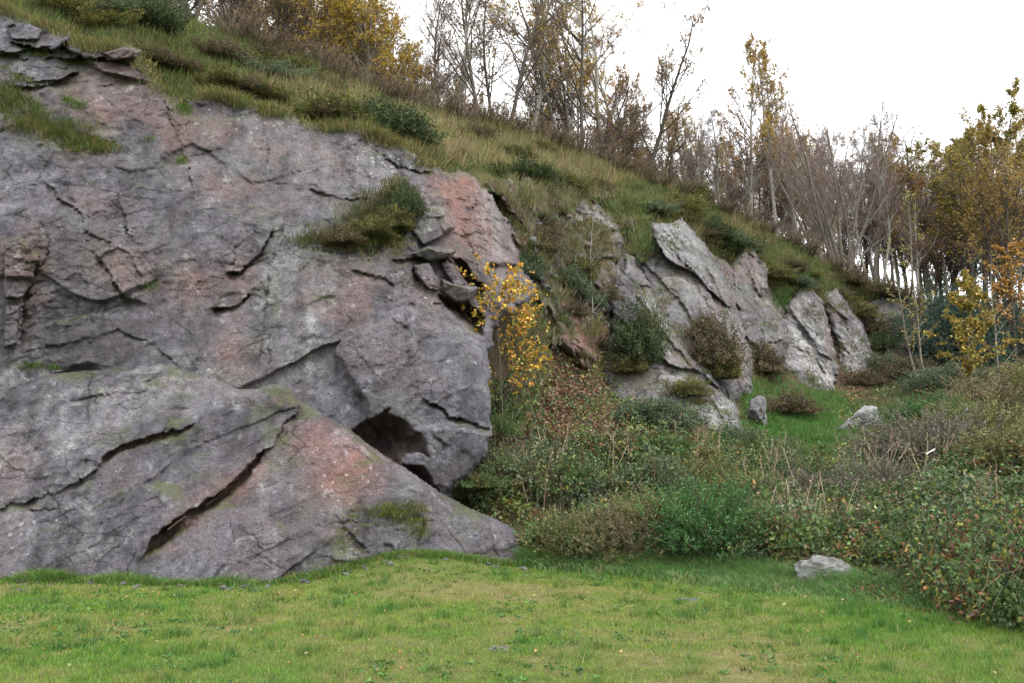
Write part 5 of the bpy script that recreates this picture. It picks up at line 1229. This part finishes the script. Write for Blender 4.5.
for kind, px_, D_, H_, lab, w_ in [
    ('bare_twin', 186, 26, 6.0, 'dark-stemmed tree leftmost on the skyline', 1), ('brown', 212, 29, 6.5, 'brown-leaved tree beside the leftmost tree', 1), ('brown2', 245, 30, 6.5, 'rusty brown tree second from the left clump', 1),
    ('yellow_open', 282, 31, 7.0, 'open yellow tree left of the dense golden birch', 0.9), ('birch_gold', 318, 32, 7.5, 'slim yellow birch just left of the dense golden birch', 1),
    ('birch_dense', 362, 31, 6.2, 'dense golden birch above the left face', 1.0), ('birch_dense', 395, 34, 6.6, 'golden birch at the right of the dense one', 0.9), ('birch_gold', 345, 36, 8.5, 'tall golden birch behind the dense one', 1.1),
    ('birch_gold', 230, 33, 7.5, 'slim yellow birch behind the brown trees at upper left', 1.1), ('birch_rust', 262, 34, 7.5, 'rusty birch left of the open yellow tree', 1.1), ('yellow_open', 300, 38, 8.5, 'yellow tree behind the slim birch', 1.0),
    ('birch_dense', 330, 40, 8.5, 'golden birch farthest behind the dense one', 1.1), ('birch_dense', 412, 39, 6.2, 'low golden birch at the end of the golden clump', 0.9), ('brown2', 170, 30, 7.0, 'brown tree behind the leftmost dark stems', 1.1),
    ('bare', 455, 36, 6.8, 'slim bare tree right of the gap beside the golden birch', 0.8), ('bare_twin', 496, 35, 7.4, 'dark bare tree with several trunks left of the open yellow tree', 1.0), ('bare2', 525, 38, 7.5, 'bare tree between the dark trunks and the open yellow tree', 0.9),
    ('yellow_open', 574, 38, 7.8, 'wide open tree with sparse yellow leaves in the middle', 1.0), ('bare2', 545, 42, 6.0, 'thin bare tree behind the wide open yellow tree', 0.9), ('bare', 612, 42, 7.2, 'grey bare tree right of the wide open yellow tree', 1.0),
    ('brown', 640, 42, 6.4, 'brownish tree at the low end of the middle clump', 1.0), ('brown2', 664, 43, 5.6, 'small brown tree right of the middle clump', 1.0), ('birch_rust', 626, 45, 7.2, 'rusty birch behind the middle clump', 1.0),
    ('birch_rust', 752, 47, 10.0, 'tallest rust-coloured birch on the right ridge', 0.75), ('birch_gold', 774, 46, 9.4, 'slim golden birch right of the tallest birch', 0.7), ('birch_rust', 797, 48, 9.4, 'rusty birch third of the slim birches', 0.8),
    ('bare', 728, 48, 6.5, 'bare tree left of the tallest birch', 1.0), ('bare2', 708, 50, 6.0, 'low bare tree at the dip of the skyline', 1.0), ('brown', 820, 52, 8.5, 'brown tree behind the bare spreading tree', 0.9),
    ('oak', 984, 47, 8.6, 'golden-green spreading tree at the right edge', 1.0), ('oak', 1024, 52, 9.4, 'golden-green tree cut by the right edge', 1.0), ('brown', 930, 50, 8.0, 'yellowish brown tree left of the golden-green one', 0.9),
    ('oak', 950, 55, 8.5, 'golden-green tree behind the yellowish brown one', 0.9), ('birch_gold', 880, 52, 8.2, 'yellow birch right of the bare spreading tree', 1.0), ('yellow_open', 1010, 46, 7.6, 'open yellow tree in front of the golden-green pair', 0.9), ('birch_gold', 690, 50, 6.5, 'small yellow birch at the dip of the skyline', 1.0),
    ('bare', 905, 53, 8.0, 'bare tree between the spreading one and the brown one', 0.9)]:
    H_ *= 1.2 if 440 < px_ < 650 else 1.0
    tree(kind, px_, D_, H_, lab, 'trees along the ridge', 'birch_tree' if 'birch' in kind else 'tree', w_)
e = place(TREES['spread'], 'bare_tree', ('trunk', 'crown'), 'bare many-stemmed spreading tree above the far corner face', 'tree', 'trees along the ridge', ridge(843, 41.6) - C([0, 0, 0.3]), 1.0, (1.2, 1.2, 1.2))
i = 0
for px_, D_, H_ in [(p + rng.uniform(-6, 6), rng.uniform(50, 66), rng.uniform(6.5, 9.5)) for p in np.linspace(560, 1060, 52)] + [(p + rng.uniform(-5, 5), rng.uniform(36, 46), rng.uniform(6, 9)) for p in np.linspace(165, 450, 20)] + [(p + rng.uniform(-5, 5), rng.uniform(40, 56), rng.uniform(5.5, 7.8)) for p in np.linspace(430, 700, 26)] + [(p, rng.uniform(47, 52), rng.uniform(5, 7)) for p in np.linspace(690, 1060, 30)] + [(p + rng.uniform(-8, 8), rng.uniform(44, 60), rng.uniform(7, 9)) for p in np.linspace(1065, 1330, 16)]:
    kind = ['bare', 'bare2', 'birch_gold', 'bare2', 'birch_rust', 'bare', 'bare2', 'brown'][i % 8]; i += 1
    H_ *= np.interp(px_, [150, 450, 560, 680, 740, 800, 880, 940, 1024], [1, 0.85, 0.95, 0.62, 0.85, 0.95, 0.9, 1.0, 1.05])
    tree(kind, px_, D_, H_, ('slender leafless tree in the wood behind ' if kind.startswith('bare') else 'slender thin-leaved autumn tree in the wood behind ') + wood_(px_), ('leafless wood behind ' if kind.startswith('bare') else 'leafy wood behind ') + wood_(px_), 'tree', 0.9)
# dark evergreens on the right
hol = make_gorse(161, [(0.03, 0.052, 0.032), (0.04, 0.065, 0.042), (0.055, 0.08, 0.058)], None, 3600, 1.2, 0.075)
for sx, sy, D_, R, Hh, lab in [(972, 372, 35.5, 1.5, 2.7, 'dark blue-green evergreen left of the orange-leaved tree'), (1000, 375, 36.5, 1.4, 2.5, 'dark evergreen nearest the right edge'), (940, 372, 38, 1.4, 2.6, 'dark evergreen behind the pale saplings'), (908, 362, 41, 1.2, 1.8, 'low dark evergreen beside the far corner face')]:
    place(hol, 'evergreen_tree', ('trunk', 'crown'), lab, 'tree', 'evergreens on the right', P(sx, sy, D_), rng.uniform(0, 6.28), (R, R, Hh))
b0 = P(1016, 372, 34.5)
sapling('orange_tree', b0, b0 + C([0.2, 0, 5.2]), 0.09, [(0.36, 0.19, 0.04), (0.30, 0.16, 0.04), (0.22, 0.15, 0.05)], 2200, 'orange-leaved tree at the right edge before the evergreens', 171, 30, 0.13, BARK_DARK, 0.35, 'tree')
# scrub on the skyline: straw and bramble stems between the trees
def where_(px):
    return 'by the golden birches' if px < 440 else 'under the central trees' if px < 690 else 'under the slim birches' if px < 815 else 'by the bare spreading tree' if px < 905 else 'by the golden-green trees' if px < 1050 else 'beyond the golden-green trees'
scr = make_broom(172, [(0.19, 0.125, 0.09), (0.24, 0.18, 0.11), (0.15, 0.11, 0.08)], 170, 0.7, 2)
for q_, px_ in enumerate(np.concatenate([np.linspace(240, 480, 11), np.linspace(490, 850, 18)])):
    sy_ = float(np.interp(px_, SKY_L[:, 0], SKY_L[:, 1])) + 3
    place(scr, 'scrub_bush', GP, 'brown wiry scrub along the skyline ' + where_(px_), 'bush', 'brown skyline scrub ' + where_(px_), hillpt(px_ + rng.uniform(-4, 4), sy_, -0.05), rng.uniform(0, 6.28), (1.3, 1.3, rng.uniform(0.5, 1.1)))

# ------------------------------------------------------------------ boulders and stones
def stone_mesh(name, seed, sub=3, amp=0.35, flat=0.6, colf=None, angular=5):
    rng = np.random.default_rng(seed)
    bm_ = __import__('bmesh').new(); __import__('bmesh').ops.create_icosphere(bm_, subdivisions=sub, radius=1.0)
    V = C([v.co[:] for v in bm_.verts]); F_ = C([[v.index for v in f.verts] for f in bm_.faces]); bm_.free()
    for _ in range(angular * 2):                                      # knock flats off it
        d = rdir(1, rng)[0]; lim = rng.uniform(0.45, 0.8); s_ = V @ d; V = V - np.maximum(s_ - lim, 0)[:, None] * d * 0.9
    V = V * (1 + amp * 0.3 * fbm(V, 1.5, 4, 0.55, seed=seed))[:, None] * C([1, 0.8, flat])
    n_ = fbm(V, 2.5, 4, 0.6, seed=seed + 1)
    c_ = C([0.22, 0.21, 0.21]) * (1 + 0.3 * n_)[:, None]
    if colf is not None: c_ = colf(V, n_, c_)
    return mesh_np(name, V, F_, M_ROCK, c_)
def pale_top(V, n_, c_):
    w = (sstep(-0.2, 0.25, V[:, 2]) * sstep(-0.6, 0.1, n_))[:, None] * 0.8
    return c_ * (1 - w) + C([0.36, 0.36, 0.345]) * w
o = obj('boulder', stone_mesh('boulder', 305, 5, 1.0, 0.5, pale_top, 3)); o.location = P(831, 577, 14.1) + C([0, 0, 0.0]); o.scale = (0.56, 0.5, 0.52); o.rotation_euler = (0.1, 0.1, 0.2)
tag(o, 'pale rounded boulder at the edge of the lawn', 'boulder', 'boulders')
o = obj('boulder', stone_mesh('boulder', 302, 5, 1.0, 0.6, pale_top)); o.location = P(858, 424, 27.2); o.scale = (0.78, 0.6, 0.7); o.rotation_euler = (0, -0.4, 0.2)
tag(o, 'white-topped angular boulder on the slope below the buttresses', 'boulder', 'boulders')
o = obj('boulder', stone_mesh('boulder', 303, 5, 1.0, 0.8, None)); o.location = P(757, 412, 26.6); o.scale = (0.5, 0.5, 0.6)
tag(o, 'small grey boulder at the foot of the cleft beside the dark brown bush', 'boulder', 'boulders')
for sx, sy, R, lab in [(500, 648, 0.17, 'largest flat stone sunk in the lawn, bottom centre'), (690, 599, 0.24, 'flat stone sunk in the lawn below the dark broom'), (228, 598, 0.10, 'small pale stone at the foot of the left slab'), (450, 598, 0.07, 'tiny pale stone on the mound'), (1018, 625, 0.06, 'tiny dark stone at the right of the lawn')]:
    _, rz_ = rayr(sx, sy); D_ = -CAMZ / rz_; p_ = P(sx, sy, D_); p_[2] = lawn_z(p_[0], p_[1])
    o = obj('flat_stone', stone_mesh('flat_stone', 310 + sx, 4, 0.6, 0.22)); o.location = p_ + C([0, 0, 0.0]); o.scale = (R, R * 0.9, R * 0.7); o.rotation_euler = (0, 0, sx)
    tag(o, lab, 'stone', 'stones in the lawn')
# chips of rock fallen at the foot of the face: parts of the lawn
CH = [stone_mesh('stone', 340 + k, 2, 0.8, 0.6) for k in range(4)]
for k in range(60):
    x_ = rng.uniform(-9.5, 0.6); y_ = float(np.interp(x_, [-11, -8, -5, -4, -2.6, -2.2, -1.6, -0.9, 0.3, 0.9], [14.3, 14.45, 14.1, 14.0, 14.5, 14.9, 15.2, 15.5, 16.0, 16.4])) - abs(rng.normal(0, 0.3)); r_ = rng.uniform(0.025, 0.085)
    o = obj('stone', CH[k % 4], lawn); o.location = (x_, y_, float(lawn_z(C([x_]), C([y_]))[0]) + 0.01); o.scale = (r_ * 1.4, r_, r_); o.rotation_euler = (rng.uniform(-0.4, 0.4), rng.uniform(-0.4, 0.4), rng.uniform(0, 6.28))
# loose stones of the gully: parts of the slope
def red_stone(V, n_, c_): return C([0.24, 0.17, 0.15]) * (1 + 0.3 * n_)[:, None]
SM = [stone_mesh('stone', 320 + k, 2, 0.8, 0.7, red_stone if k % 3 == 0 else None) for k in range(6)]
for k in range(190):
    cx, cy, rx_, ry_ = [(520, 215, 30, 35), (550, 235, 35, 40), (585, 245, 40, 35), (600, 225, 30, 25), (545, 275, 25, 40), (595, 290, 30, 40), (270, 102, 55, 6), (220, 88, 25, 14), (575, 300, 40, 50)][k % 9]
    sx, sy = rng.normal(cx, rx_ * 0.6), rng.normal(cy, ry_ * 0.6)
    o = obj('stone', SM[k % 6], hill); r_ = rng.uniform(0.06, 0.2) * (0.8 if cx < 300 else 1.0)
    if cx > 300:
        j_ = np.argmin((GU_S[0] - sx) ** 2 + (GU_S[1] - sy) ** 2 + 1e6 * ~GU_S[4]); o.location = GU_S[2][j_]
    else: o.location = hillpt(sx, sy)
    o.scale = (r_ * rng.uniform(0.8, 1.6), r_, r_ * rng.uniform(0.7, 1.2)); o.rotation_euler = tuple(rng.uniform(-0.6, 0.6, 2)) + (rng.uniform(0, 6.28),)
# a scrap of white litter caught on the bushes
bm_ = MB(); bm_.tubes(np.stack([[P(926, 454, 16.0), P(930, 452, 16.0), P(935, 449, 16.02)]]), np.full((1, 3), 0.013), C([0.6, 0.58, 0.55]), 6)
o = obj('broken_stick', bm_.mesh('broken_stick', M_BARK)); tag(o, 'short white broken stick caught among the grey twiggy bushes', 'stick')
